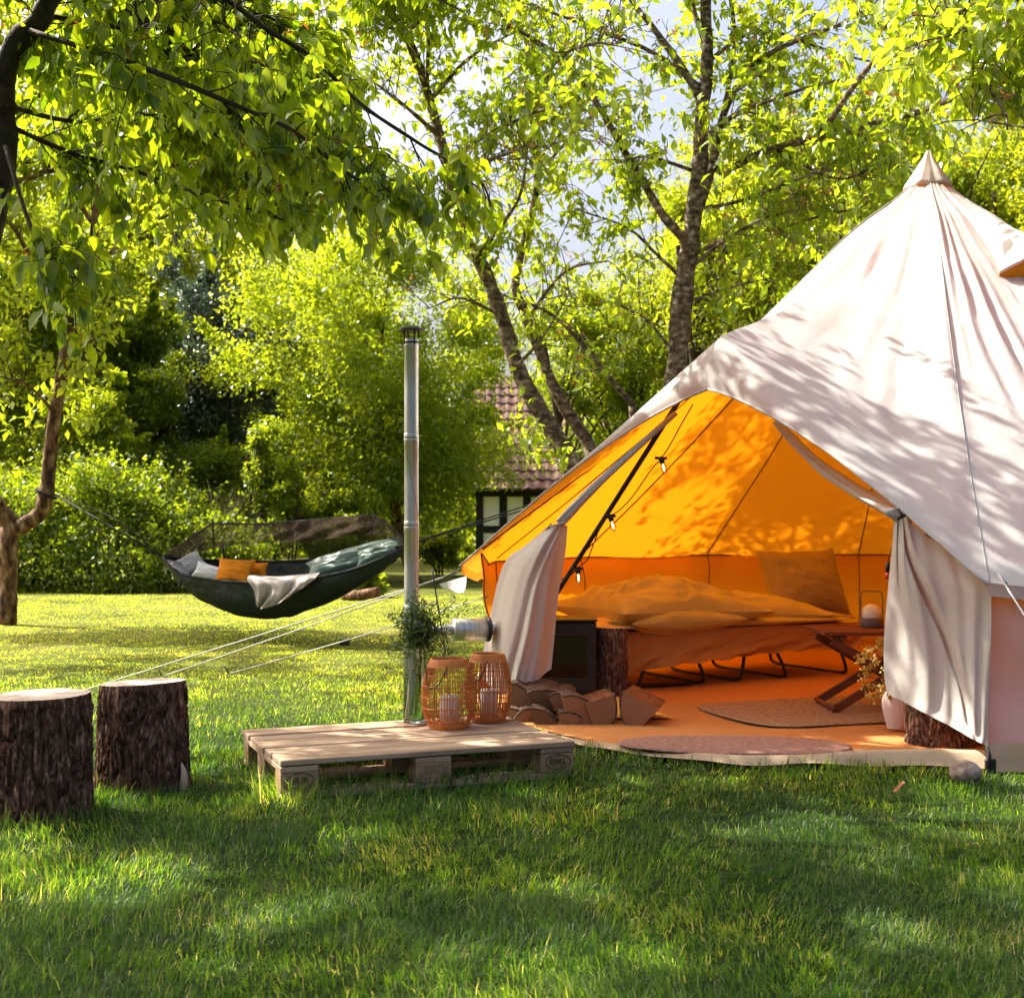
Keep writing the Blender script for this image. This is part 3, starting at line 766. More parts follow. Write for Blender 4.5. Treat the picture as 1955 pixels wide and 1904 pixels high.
FLECKS = [fleck(*a) for a in ((300, 1690, 80, 42), (530, 1775, 60, 26), (660, 1742, 85, 28), (850, 1682, 45, 20), (885, 1532, 40, 16), (1000, 1502, 70, 16), (1185, 1508, 70, 20), (1380, 1488, 60, 14),
          (1480, 1592, 95, 34), (1560, 1555, 60, 26), (1690, 1645, 90, 22), (1740, 1520, 110, 24), (1860, 1535, 90, 24), (1930, 1700, 60, 24), (1730, 1785, 70, 26), (30, 1640, 40, 18), (70, 1604, 40, 16), (395, 1462, 40, 18),
          (1560, 1478, 70, 12), (240, 1560, 35, 14), (700, 1600, 40, 14), (1150, 1700, 45, 16), (450, 1850, 50, 20), (1300, 1830, 50, 20), (560, 1530, 40, 12), (1130, 1580, 35, 12), (1880, 1590, 60, 16), (770, 1470, 50, 12), (620, 1400, 60, 10), (1020, 1395, 60, 10), (1330, 1620, 50, 16), (1930, 1480, 50, 14))]
_r = np.random.default_rng(404)
UPPER = [(-1.9, 4.3), (-1.2, 4.7), (-2.7, 4.2), (-3.4, 4.5), (-4.1, 4.2), (-4.9, 4.6), (-2.2, 5.0), (-3.0, 5.1), (-3.8, 5.3), (-4.6, 5.4), (-5.5, 5.3), (-1.5, 5.5), (-2.1, 5.9), (-5.0, 6.3), (-5.8, 6.1),
         (-.8, 5.2), (-.9, 6.0), (-4.2, 6.4), (-3.4, 7.2), (-4.6, 7.4), (-6.3, 5.6), (-3.0, 3.8), (-4.4, 3.7), (-5.6, 4.3), (-2.0, 7.4), (-2.9, 7.9), (-1.5, 6.9)]
for _x, _y in UPPER:
    _s = np.array((-2.75, 6.2, 3.7)) if _r.random() < .5 else np.array((-3.0, 6.0, 4.6))
    _e = np.array((_x + _r.normal(0, .12), _y + _r.normal(0, .12), 4.35 + .9 * _r.random()))
    near_limbs.append(([_s, (_s + _e) / 2 + np.array((_r.normal(0, .1), _r.normal(0, .1), .25)), _e], 0.03, 0.007, 0.3, 2.0))
for _x, _y in ((-1.1, 7.5), (-.6, 7.55), (-.3, 7.0), (.15, 7.1), (.5, 7.3), (.85, 7.2), (-.7, 6.7), (1.15, 6.9), (.3, 6.6), (-.1, 6.1), (.6, 6.1), (1.0, 6.4)):
    _s = np.array((-1.4, 6.2, 4.45)); _e = np.array((_x, _y, 4.55 + .25 * _r.random()))
    near_limbs.append(([_s, (_s + _e) / 2 + np.array((0, 0, .2)), _e], 0.022, 0.006, 0.45, 2.0))
for _p in ((300, 100, 8.5), (420, 60, 8.4), (520, 90, 8.1), (600, 60, 7.9), (380, 160, 8.7), (480, 160, 8.4), (560, 150, 8.2), (250, 180, 8.8), (640, 200, 8.0), (370, 255, 8.5), (450, 235, 8.3), (540, 215, 8.1), (620, 260, 7.9), (300, 285, 8.7), (430, 300, 8.4), (510, 300, 8.2), (496, 244, 8.1), (379, 279, 8.5), (478, 400, 8.3), (600, 381, 7.9), (430, 345, 8.4), (540, 330, 8.0), (330, 200, 8.7), (560, 430, 8.0)):
    _s = np.array(P(200, 20, 7.0)); _e = P(*_p)
    near_limbs.append(([_s, (_s + _e) / 2 + np.array((0, 0, .12)), _e], 0.016, 0.005, 0.4, 2.4))
limbed_tree('cherry_tree', 'near cherry tree with large drooping green leaves hanging across the upper left', near_limbs, M_bark_dark, LF_near, 3,
            twig=0.42, tw_per_m=12, sub=2, leaves_per=9, leaf=0.098, droop=1.25, gaps=0.2, tpl=TPL_NEAR, keep=near_keep, leaf_objs=300, blossom=0.25, twr=0.005, spray=0.05, base=tk, holes=FLECKS)

# orchard tree at the left with the crooked trunk that holds the hammock strap
YO = 13.4
orch = [
    (pw((14, 1192, YO), (16, 1100, YO), (18, 1020, YO), (10, 985, YO), (-25, 930, YO), (-60, 830, YO), (-80, 650, YO)), 0.105, 0.05, 0.6, 0.7),
    (pw((18, 1015, YO), (48, 1000, YO), (80, 975, YO), (90, 930, YO), (95, 870, YO), (106, 790, YO), (120, 700, YO), (138, 610, YO), (165, 530, YO), (180, 430, YO), (190, 300, YO), (210, 150, YO), (220, -50, YO)), 0.088, 0.03, 0.42, 0.8),
    (pw((190, 300, YO), (140, 150, 12.6), (60, 20, 12.0), (-20, -20, 11.2)), 0.03, 0.008, 0.3, 1.3),
    ([P(190, 300, YO), np.array((-5.3, 13.5, 4.8)), np.array((-6.4, 13.5, 5.1)), np.array((-7.6, 13.6, 5.0))], 0.03, 0.008, 0.3, 2.4),
    ([P(210, 150, YO), np.array((-5.4, 13.8, 5.3)), np.array((-6.8, 14.0, 5.5)), np.array((-8.2, 13.8, 5.3))], 0.03, 0.008, 0.3, 2.4),
    ([P(190, 300, YO), np.array((-5.6, 13.2, 4.4)), np.array((-6.8, 13.2, 4.6)), np.array((-8.4, 13.4, 4.6))], 0.03, 0.008, 0.3, 2.2),
    ([P(190, 300, YO), np.array((-5.2, 12.4, 4.8)), np.array((-5.6, 11.3, 5.0)), np.array((-5.8, 10.2, 4.8))], 0.03, 0.008, 0.3, 1.3),
    ([P(210, 150, YO), np.array((-5.6, 12.6, 5.0)), np.array((-6.4, 11.9, 5.2)), np.array((-7.0, 11.0, 5.0))], 0.03, 0.008, 0.3, 1.3),
    ([P(210, 150, YO), np.array((-4.6, 12.2, 5.4)), np.array((-4.8, 11.0, 5.6)), np.array((-4.6, 9.8, 5.3))], 0.03, 0.008, 0.4, 1.0),
    (pw((120, 700, YO), (160, 660, YO - .3), (195, 640, YO - .6)), 0.03, 0.008, 0.3, 1.2),
    (pw((138, 610, YO), (80, 520, YO), (20, 430, YO), (-60, 350, YO)), 0.04, 0.01, 0.2, 1.2),
    (pw((165, 530, YO), (260, 440, YO + .3), (350, 400, YO + .5)), 0.03, 0.008, 0.3, 1.0),
    (pw((106, 790, YO), (60, 740, YO - .4), (10, 720, YO - .8)), 0.02, 0.008, 0.2, 1.2),
    (pw((180, 430, YO), (100, 320, YO), (30, 250, YO)), 0.03, 0.008, 0.2, 1.2),
    (pw((190, 300, YO), (300, 220, YO), (420, 170, YO)), 0.03, 0.008, 0.2, 1.2),
    (pw((210, 150, YO), (120, 60, YO), (40, 0, YO)), 0.03, 0.008, 0.2, 1.2),
]
limbed_tree('orchard_tree', 'orchard tree with a crooked reddish trunk that holds the left hammock strap', orch, M_bark_red, LF_bush, 8,
            twig=0.6, tw_per_m=9, sub=2, leaves_per=13, leaf=0.12, droop=0.6, twr=0.008, spray=0.16)

# cherry trees behind the tent
YM = 12.3
main = [
    ([np.array((1.41, YM, 0)), P(1278, 850, YM), P(1288, 720, YM), P(1303, 560, YM), P(1318, 440, YM), P(1336, 300, YM), P(1345, 180, YM), P(1343, 60, YM), P(1340, -120, YM)], 0.125, 0.045, 0.75, 0.5),
    (pw((1318, 465, YM), (1270, 420, YM - .2), (1227, 350, YM - .3), (1162, 235, YM - .4), (1107, 150, YM - .5), (1052, 100, YM - .6), (960, 50, YM - .7)), 0.05, 0.012, 0.3, 0.9),
    (pw((1338, 190, YM), (1300, 130, YM), (1262, 70, YM), (1202, 0, YM), (1150, -90, YM)), 0.045, 0.015, 0.2, 0.7),
    (pw((1335, 165, YM), (1260, 110, YM + .3), (1137, 55, YM + .4), (1007, 10, YM + .4), (900, -20, YM + .4)), 0.028, 0.01, 0.2, 0.9),
    (pw((1345, 270, YM), (1380, 235, YM - .3), (1437, 200, YM - .5), (1527, 170, YM - .8), (1600, 150, YM - 1)), 0.035, 0.01, 0.15, 1.1),
    (pw((1380, 330, YM), (1477, 285, YM - .5), (1617, 250, YM - 1), (1737, 220, YM - 1.5), (1877, 170, YM - 2), (1990, 130, YM - 2.4)), 0.04, 0.014, 0.05, 1.3),
    (pw((1330, 360, YM), (1352, 320, YM), (1380, 330, YM)), 0.04, 0.035, 0.9, 0),
    (pw((1325, 430, YM), (1355, 330, YM - .1), (1377, 225, YM - .1), (1422, 140, YM - .2), (1477, 100, YM - .3), (1597, 50, YM - .6), (1700, 0, YM - .8)), 0.045, 0.012, 0.3, 1.1),
    (pw((1377, 225, YM - .1), (1400, 120, YM), (1398, 0, YM), (1390, -90, YM)), 0.028, 0.012, 0.2, 0.9),
    (pw((1350, 100, YM), (1325, 20, YM), (1315, -60, YM)), 0.028, 0.012, 0.2, 0.8),
    (pw((1310, 520, YM), (1370, 470, YM - .3), (1450, 420, YM - .6), (1520, 400, YM - .7)), 0.022, 0.008, 0.2, 1.2),
    (pw((1308, 540, YM), (1250, 480, YM + .2), (1190, 430, YM + .3), (1100, 400, YM + .3)), 0.022, 0.008, 0.15, 1.2),
    (pw((1330, 330, YM), (1240, 300, YM - .3), (1180, 310, YM - .6)), 0.02, 0.008, 0.15, 1.2),
    (pw((1325, 400, YM), (1420, 380, YM - .3), (1560, 330, YM - .8), (1640, 330, YM - 1)), 0.02, 0.008, 0.15, 1.2),
    (pw((1312, 490, YM), (1420, 445, YM), (1540, 425, YM - .2), (1640, 395, YM - .3)), 0.025, 0.008, 0.15, 1.5),
    (pw((1372, 240, YM), (1500, 245, YM + .2), (1650, 300, YM + .2), (1760, 330, YM)), 0.025, 0.008, 0.2, 1.5),
    (pw((1302, 580, YM), (1390, 550, YM), (1470, 530, YM)), 0.018, 0.006, 0.2, 1.5),
    (pw((1290, 680, YM), (1235, 610, YM + .2), (1180, 580, YM + .3)), 0.018, 0.006, 0.2, 1.5),
    (pw((1345, 120, YM), (1450, 60, YM + .2), (1570, 90, YM + .2), (1700, 130, YM)), 0.025, 0.008, 0.2, 1.4),
    (pw((1477, 285, YM - .5), (1600, 340, YM - .6), (1700, 300, YM - .9)), 0.018, 0.006, 0.2, 1.5),
    # limb that reaches forward over the tent
    (pw((1560, 262, YM - .8), (1640, 150, 10.0), (1720, 70, 9.0), (1790, 30, 8.2), (1850, 60, 7.7)), 0.03, 0.008, 0.45, 1.5),
    (pw((1720, 70, 9.0), (1850, 120, 8.0), (1900, 190, 7.6), (1930, 240, 7.4)), 0.02, 0.006, 0.2, 1.6),
    (pw((1720, 70, 9.0), (1860, 10, 8.0), (1960, -10, 7.6), (2040, 60, 7.4)), 0.02, 0.006, 0.2, 1.4),
]
def tent_keep(p):
    u, v = Tinv(p[:, 0], p[:, 1])
    x = p[:, 0] / p[:, 1] * FPX + 977; y = 1000 - (p[:, 2] - EYE) / p[:, 1] * FPX
    return ~(((np.hypot(u, v) < 3.3) & (p[:, 2] < np.interp(np.hypot(u, v), [0, 3.3], [3.75, 1.1]))) | ((x > 880) & (x < 1080) & (y > 893)) | ((x > 1650) & (p[:, 1] < 9.0) & (y > 285)))
limbed_tree('tall_cherry_tree', 'tall cherry tree with a straight grey trunk behind the left slope of the tent', main, M_bark_tree, LF_mid, 21, group='cherry trees behind the tent',
            twig=0.62, tw_per_m=9, sub=2, leaves_per=11, leaf=0.12, droop=0.7, leaf_objs=300, blossom=0.45, twr=0.007, gaps=0.16, keep=tent_keep, spray=0.12, base=np.array((1.41, YM, 0)))
YT = 12.9
twin = [
    ([np.array((0.85, YT, 0)), P(1118, 940, YT), P(1085, 870, YT), P(1035, 790, YT), P(985, 700, YT), P(952, 600, YT), P(910, 490, YT), P(872, 410, YT), P(838, 260, YT), P(815, 170, YT), P(780, 60, YT), P(760, -80, YT)], 0.115, 0.03, 0.55, 0.9),
    (pw((1125, 950, YT), (1128, 860, YT + .3), (1080, 780, YT + .3), (1043, 705, YT + .3), (1005, 610, YT + .3), (985, 540, YT + .3), (1005, 440, YT + .3), (1024, 330, YT + .3), (1028, 200, YT + .3), (1010, 60, YT + .3)), 0.075, 0.02, 0.5, 0.9),
    (pw((1210, 775, YT + .3), (1170, 725, YT + .3), (1110, 650, YT + .3), (1040, 590, YT + .3), (960, 560, YT + .3)), 0.035, 0.012, 0.3, 0.9),
    ([np.array((1.2, YT + .3, 0)), P(1205, 960, YT + .3), P(1212, 860, YT + .3), P(1210, 775, YT + .3)], 0.06, 0.04, 0.9, 0),
    (pw((850, 310, YT), (930, 260, 11.8), (1010, 220, 10.9), (1110, 190, 10.2)), 0.025, 0.008, 0.3, 1.5),
    (pw((860, 380, YT), (900, 330, 12.0), (960, 290, 11.3), (1040, 280, 10.8)), 0.025, 0.008, 0.3, 1.5),
    ([P(815, 170, YT), np.array((-1.2, 12.2, 5.9)), np.array((-1.77, 10.67, 6.1))], 0.022, 0.007, 0.35, 2.2),
    ([P(800, 120, YT), np.array((-1.2, 12.4, 6.0)), np.array((-1.32, 11.73, 6.1))], 0.022, 0.007, 0.2, 2.2),
    ([P(815, 170, YT), np.array((-.8, 12.3, 5.9)), np.array((-.9, 11.5, 6.05))], 0.022, 0.007, 0.3, 2.2),
    ([P(790, 90, YT), np.array((-1.6, 12.2, 6.1)), np.array((-2.15, 11.3, 6.2))], 0.022, 0.007, 0.3, 2.2),
    ([P(790, 90, YT), np.array((-1.1, 11.9, 6.1)), np.array((-1.0, 10.8, 6.2))], 0.022, 0.007, 0.3, 2.2),
    ([P(780, 60, YT), np.array((-.6, 12.0, 6.2)), np.array((-.45, 11.0, 6.25))], 0.022, 0.007, 0.3, 2.2),
    ([P(780, 60, YT), np.array((-1.5, 12.2, 6.3)), np.array((-1.55, 11.1, 6.4))], 0.022, 0.007, 0.3, 2.2),
    ([P(780, 60, YT), np.array((-.5, 12.4, 6.2)), np.array((-.1, 11.8, 6.3))], 0.022, 0.007, 0.3, 2.0),
    (pw((890, 450, YT), (860, 380, 12.3), (850, 340, 11.8), (900, 330, 11.5)), 0.02, 0.008, 0.3, 1.4),
    (pw((1028, 200, YT + .3), (1060, 120, 11.8), (1120, 90, 10.8), (1180, 80, 10.3)), 0.02, 0.008, 0.3, 1.4),
    (pw((910, 490, YT), (990, 380, YT - .3), (1010, 270, YT - .4)), 0.025, 0.008, 0.1, 1.1),
    (pw((838, 260, YT), (770, 200, YT - .4), (720, 160, YT - .6)), 0.025, 0.008, 0.1, 1.2),
    (pw((820, 190, YT), (900, 110, YT - .2), (990, 60, YT - .2)), 0.025, 0.008, 0.1, 1.2),
    (pw((872, 410, YT), (800, 400, YT - .5), (720, 420, YT - .7)), 0.022, 0.008, 0.1, 1.2),
    (pw((952, 600, YT), (880, 570, YT - .6), (820, 590, YT - .9)), 0.02, 0.006, 0.2, 1.1),
    (pw((985, 700, YT), (1040, 640, YT - .6), (1090, 560, YT - .8)), 0.02, 0.006, 0.2, 1.3),
    (pw((1035, 790, YT), (1010, 840, YT - .5), (1015, 880, YT - .6)), 0.012, 0.005, 0.4, 1.6),
    (pw((1028, 330, YT + .3), (1110, 240, YT), (1180, 190, YT)), 0.02, 0.008, 0.1, 1.1),
    (pw((1005, 610, YT + .3), (1080, 520, YT), (1160, 500, YT)), 0.02, 0.008, 0.1, 1.3),
]
limbed_tree('twin_stemmed_cherry_tree', 'leaning cherry tree with two slanting stems left of the tent peak', twin, M_bark_tree, LF_mid, 33, group='cherry trees behind the tent',
            twig=0.6, tw_per_m=9, sub=2, leaves_per=9, leaf=0.12, droop=0.7, blossom=0.35, twr=0.007, gaps=0.40, keep=tent_keep, spray=0.12, base=np.array((0.85, YT, 0)))

# ------------------------------------------------------------------ background trees, shrubs, hedge
G_BT = 'trees at the back of the garden'
def bt(px, Y, ylo, yhi, wpx): # crown extents from the picture
    s = Y / FPX
    return ((px - 977) * s, Y), EYE - (ylo - 1000) * s, EYE - (yhi - 1000) * s, wpx / 2 * s
b, lo, hi, rx = bt(728, 24, 985, 440, 470)
bushy('field_maple', 'round bright green tree standing behind the steel flue with a reddish trunk', 'tree', (b[0] + 0.6, b[1]), lo, hi, rx, 2.3, 62000, 0.11, LF_bush, M_bark_red, 41, G_BT, 0.13, 110, lean=(-0.6, 0), clump=0.2, power=3)
b, lo, hi, rx = bt(425, 26.5, 960, 470, 290)
bushy('grey_leaved_tree', 'dull grey green tree in the dark gap behind the hammock', 'tree', b, lo, hi, rx, 1.6, 44000, 0.12, LF_dark, M_bark_dark, 42, G_BT, 0.12, 80, clump=0.22, power=3)
b, lo, hi, rx = bt(262, 24.5, 990, 590, 190)
bushy('hazel_tree', 'mid green leafy tree between the crooked trunk and the dark gap', 'tree', b, lo, hi, rx, 1.5, 40000, 0.12, LF_hedge, M_bark_dark, 43, G_BT, 0.1, 80, ntr=3, spread=0.6, clump=0.22)
b, lo, hi, rx = bt(80, 24, 960, 380, 330)
bushy('lime_green_tree', 'yellow green tree filling the left edge behind the crooked trunk', 'tree', b, lo, hi, rx, 1.8, 40000, 0.12, LF_bush, M_bark_dark, 44, G_BT, 0.12, 80, clump=0.22)
b, lo, hi, rx = bt(-180, 25, 1000, 300, 330)
bushy('leafy_tree', 'leafy green tree just outside the left edge behind the hedge', 'tree', b, lo, hi, rx, 1.8, 20000, 0.14, LF_bush, M_bark_dark, 45, G_BT, 0.12, 60)
b, lo, hi, rx = bt(330, 33, 980, 250, 330)
bushy('ash_tree', 'tall pale green tree rising behind the grey green tree', 'tree', b, lo, hi, rx, 2.3, 32000, 0.16, LF_back, M_bark_dark, 46, G_BT, 0.16, 80)
b, lo, hi, rx = bt(600, 36, 960, 420, 360)
bushy('beech_tree', 'pale leafy tree peeping over the round bright green tree', 'tree', b, lo, hi, rx, 2.5, 26000, 0.17, LF_back, M_bark_dark, 47, G_BT, 0.16, 70)
b, lo, hi, rx = bt(120, 34, 980, 120, 400)
bushy('sycamore_tree', 'tall green tree behind the left edge of the garden', 'tree', b, lo, hi, rx, 2.5, 26000, 0.17, LF_bush, M_bark_dark, 48, G_BT, 0.16, 70)
back = [(1160, 18.5, 930, 500, 260, 22000, 'fine leaved tree right behind the leaning cherry stems', 3),
        (1390, 17.5, 900, 260, 300, 34000, 'fine leaved backlit tree right of the tall cherry trunk', 4), (1590, 18, 900, 240, 300, 34000, 'fine leaved backlit tree above the long slope of the tent', 4),
        (1790, 18.5, 900, 190, 300, 34000, 'fine leaved backlit tree directly behind the tent peak', 3), (1960, 17.5, 900, 170, 300, 34000, 'fine leaved backlit tree at the right edge behind the tent', 3),
        (1480, 26, 960, 200, 420, 22000, 'broad pale tree far behind the tall cherry trunk', 2), (1830, 27, 960, 160, 460, 24000, 'broad pale tree far behind the tent peak', 2)]
for i, (px, Y, ylo, yhi, w, nl, lab, ntr) in enumerate(back):
    b, lo, hi, rx = bt(px, Y, ylo, yhi, w)
    bushy('hawthorn_tree', lab, 'tree', b, lo, hi, rx, 1.3, nl, 0.085 if Y < 20 else 0.13, LF_back if i % 3 else LF_bush, M_bark_dark, 60 + i, 'fine leaved trees behind the tent', 0.075, 75, ntr=ntr, spread=0.9, clump=0.26, power=2.5)

shrubs = [(505, 21.5, 985, 800, 70, 6500, 'small upright yellow green shrub in front of the dark gap'), (548, 21.3, 1000, 880, 60, 4500, 'low yellow green shrub right of the upright shrub'),
          (640, 22, 1075, 930, 180, 12000, 'bright low bush above the right half of the hammock'), (470, 22.5, 1075, 960, 150, 9000, 'bright low bush behind the middle of the hammock'),
          (205, 21.5, 960, 700, 110, 9000, 'bright shoots right of the crooked trunk'), (690, 18.5, 1132, 1090, 90, 3500, 'small grassy bush on the lawn behind the hammock'),
          (840, 26, 1085, 1010, 120, 6000, 'low shrub in the shade left of the house'), (930, 27, 1085, 1040, 120, 6000, 'low shrub at the foot of the house wall'),
          (400, 24, 1040, 830, 160, 14000, 'shady green shrub under the grey green tree')]
for i, (px, Y, ylo, yhi, w, nl, lab) in enumerate(shrubs):
    b, lo, hi, rx = bt(px, Y, ylo, yhi, w)
    bushy('shrub', lab, 'shrub', b, max(lo, 0.05), hi, rx, rx * 0.8, nl, 0.085, LF_bush if i != 8 else LF_hedge, M_bark_dark, 80 + i, 'shrubs along the back of the lawn', 0.02, 28, ntr=3, spread=0.25, clump=0.3, top=0.6)

def hedge():
    r = np.random.default_rng(91); nc = 620
    x = r.uniform(-11.5, -3.9, nc); y = r.uniform(19.8, 22.0, nc)
    h = np.interp(x, [-11.5, -7.5, -6.3, -5.2, -4.4, -3.9], [1.9, 1.75, 1.55, 1.25, 0.95, 0.7]) * (1 + 0.10 * r.normal(size=nc))
    face = r.random(nc)
    z = np.where(face < 0.45, h * r.random(nc), h - 0.1)
    y = np.where(face < 0.45, 19.5 + 1.1 * (z / 1.8) ** 1.5 + 0.25 * r.random(nc), y)
    z = z * (1 + 0.45 * vnoise(np.stack([x * 1.1, y * .9, 0 * x], -1), 3))
    C = np.stack([x, y, z], -1); n = 95000
    i = r.integers(0, nc, n); o = r.normal(0, 1, (n, 3)) * (0.09 + 0.16 * r.random(nc))[i][:, None]; pos = C[i] + o
    ns = 260; sc = r.integers(0, nc, ns); si = r.integers(0, ns, 17000); tp = r.random(17000); sd = norm(r.normal(0, .5, (ns, 3)) + np.array((0, -.25, .8))); sl = .25 + .5 * r.random(ns)
    pos[:17000] = C[sc][si] + sd[si] * (sl[si] * tp)[:, None] + r.normal(0, 1, (17000, 3)) * (.09 * (1.1 - tp))[:, None]; pos[:, 2] = np.maximum(pos[:, 2], 0.02)
    ax = norm(r.normal(0, 1, (n, 3)) + np.array((0, -0.4, 0.1))); nr = norm(r.normal(0, 0.6, (n, 3)) + np.array((0, -0.2, 0.8)))
    L = 0.078 * (0.6 + 0.7 * r.random(n)); g = Geo(); add_leaves(g, pos, ax, nr, L, L * 0.75, TPL_TRI)
    wd = Geo()
    for k in range(110):
        p0 = np.array((r.uniform(-11, -4.2), r.uniform(20.1, 21.5), -0.02)); h_ = np.interp(p0[0], [-11.5, -6.3, -3.9], [1.9, 1.6, 0.8])
        wd.tube(catmull([p0, p0 + np.array((r.normal(0, .15), r.normal(0, .15), h_ * .5)), p0 + np.array((r.normal(0, .35), r.normal(0, .25), h_))], 6), np.linspace(0.02, 0.006, 6), 4, caps=False)
    root = thing('hedge', 'dense green hedge along the left side of the lawn behind the crooked trunk', 'hedge', (-7.5, 20.8, 0))
    obj('stem', wd, M_bark_dark, root, fix=False, kind='stuff'); obj('foliage', g, LF_hedge, root, fix=False)
hedge()
def brush():
    r = np.random.default_rng(95); g = Geo()
    for k in range(130):
        px = r.uniform(395, 500); Y = r.uniform(21, 22.5); b = np.array(((px - 977) / FPX * Y, Y, 0)); h = r.uniform(0.7, 1.75)
        g.tube(catmull([b, b + np.array((r.normal(0, .15), r.normal(0, .1), h * .6)), b + np.array((r.normal(0, .4), r.normal(0, .2), h))], 6), np.linspace(0.012, 0.004, 6), 4, caps=False)
    o = obj('dry_brush', g, mat('dry stalks', [(0.26, 0.2, 0.14)], bs=0), fix=False); o['kind'] = 'stuff'; o['label'] = 'tangle of dry grey brown stalks behind the hammock'
brush()
def far_wood():
    r = np.random.default_rng(97); nc = 900
    a = np.radians(r.uniform(-40, 46, nc)); d = r.uniform(41, 50, nc)
    h = 5.0 + 1.6 * vnoise(np.stack([a * 9, a * 0, a * 0], -1), 5)
    C = np.stack([np.sin(a) * d, np.cos(a) * d, h * r.random(nc) ** 0.8], -1); n = 48000
    pos = C[r.integers(0, nc, n)] + r.normal(0, 0.75, (n, 3)); pos[:, 2] = np.maximum(pos[:, 2], 0.05)
    L = 0.38 * (0.6 + 0.7 * r.random(n)); g = Geo()
    add_leaves(g, pos, r.normal(0, 1, (n, 3)), norm(r.normal(0, .7, (n, 3)) + np.array((0, 0, .8))), L, L * 0.65, TPL_MID)
    o = obj('far_wood', g, LF_hedge, fix=False); o['kind'] = 'stuff'; o['label'] = 'far wood closing the garden behind the house'
far_wood()

# ------------------------------------------------------------------ half-timbered house
def house():
    Y = 32.0; s = Y / FPX
    root = thing('house', 'white half timbered house with black beams and a dark tiled roof behind the tent', 'house', (4, Y, 0))
    x0 = (908 - 977) * s; x1 = 10.0; ze = EYE + 65 * s
    posts = [x0 + 0.09] + [x0 + 0.09 + 0.585 * k for k in range(1, 18)]
    zb = EYE - 10 * s
    obj('wall', Geo().box((x0 + 0.05, Y + 0.08, 0), (x1, Y + 5.8, ze - 0.02)), M_plaster, root, False)
    for x in posts: obj('timber_post', Geo().box((x - 0.09, Y, 0), (x + 0.09, Y + 0.1, ze - 0.16), bev=0.008), M_timber, root, False)
    for k in range(len(posts) - 1):
        a, b = posts[k] + 0.09, posts[k + 1] - 0.09
        obj('timber_rail', Geo().box((a + .002, Y + 0.005, zb - 0.08), (b - .002, Y + 0.1, zb + 0.08), bev=0.008), M_timber, root, False)
        obj('wall_panel', Geo().box((a + .01, Y + 0.04, zb + 0.09), (b - .01, Y + 0.075, ze - 0.17)), M_plaster, root, False)
        obj('wall_panel', Geo().box((a + .01, Y + 0.04, 0.2), (b - .01, Y + 0.075, zb - 0.09)), M_plaster, root, False)
    obj('timber_plate', Geo().box((x0 - 0.15, Y - 0.01, ze - 0.155), (x1, Y + 0.11, ze), bev=0.01), M_timber, root, False)
    # roof: a slope of clay pantiles over boards
    ey, ez, ry, rz = Y - 0.38, ze - 0.03, Y + 3.1, 5.05
    g = Geo(); xa, xb = x0 - 0.3, x1 + 0.3
    g.add([(xa, ey, ez), (xb, ey, ez), (xb, ry, rz), (xa, ry, rz), (xa, 2 * ry - ey, ez), (xb, 2 * ry - ey, ez)], quads=[(0, 1, 2, 3), (3, 2, 5, 4)])
    roof = obj('roof', g, M_tile, root, False)
    obj('gable', Geo().add([(x0 + 0.05, ey + .4, ze - .02), (x0 + 0.05, 2 * ry - ey - .4, ze - .02), (x0 + 0.05, ry, rz - .3)], tris=[(0, 1, 2)]), M_timber, root, False)
    sl = np.array((0, ry - ey, rz - ez)); ln = np.linalg.norm(sl); sl /= ln; nn = np.array((0, -sl[2], sl[1]))
    tw, te = 0.25, 0.34
    prof = [(-.125, .0), (-.09, .035), (-.03, .045), (.02, .02), (.07, .005), (.125, .012)]
    vs = np.array([(a, l, h + (0.035 if l < 0.1 else 0.0)) for l in (0.0, 0.4) for a, h in prof])
    tg = Geo().add(vs, quads=[(i, i + 1, i + 7, i + 6) for i in range(5)]); tm = tg.mesh('tile', M_tile)
    rest = Geo(); n = 0
    nr_ = int(ln / te); nc_ = int((xb - xa) / tw)
    for i in range(nr_):
        for j in range(nc_):
            o = np.array((xa + tw * (j + .5), ey, ez)) + sl * (i * te) + nn * (0.02 + random.uniform(0, .012))
            Mx = Matrix(((1, 0, 0, o[0]), (0, sl[1], nn[1], o[1]), (0, sl[2], nn[2], o[2]), (0, 0, 0, 1)))
            if j < 23 and n < 300:
                obj('tile', tm, None, roof, M=Mx); n += 1
            else:
                A = np.array(Mx.to_3x3()); rest.add(vs @ A.T + o, quads=[(i_, i_ + 1, i_ + 7, i_ + 6) for i_ in range(5)])
    obj('roof_tiles', rest, M_tile, roof, kind='stuff', fix=False)
    cx = (1122 - 977) / FPX * (ry + 0.1)
    obj('chimney', Geo().box((cx - .28, ry - .25, rz - .5), (cx + .28, ry + .3, rz + .75), bev=.02).box((cx - .34, ry - .31, rz + .62), (cx + .34, ry + .36, rz + .72), bev=.02), M_brick, roof, False)
house()

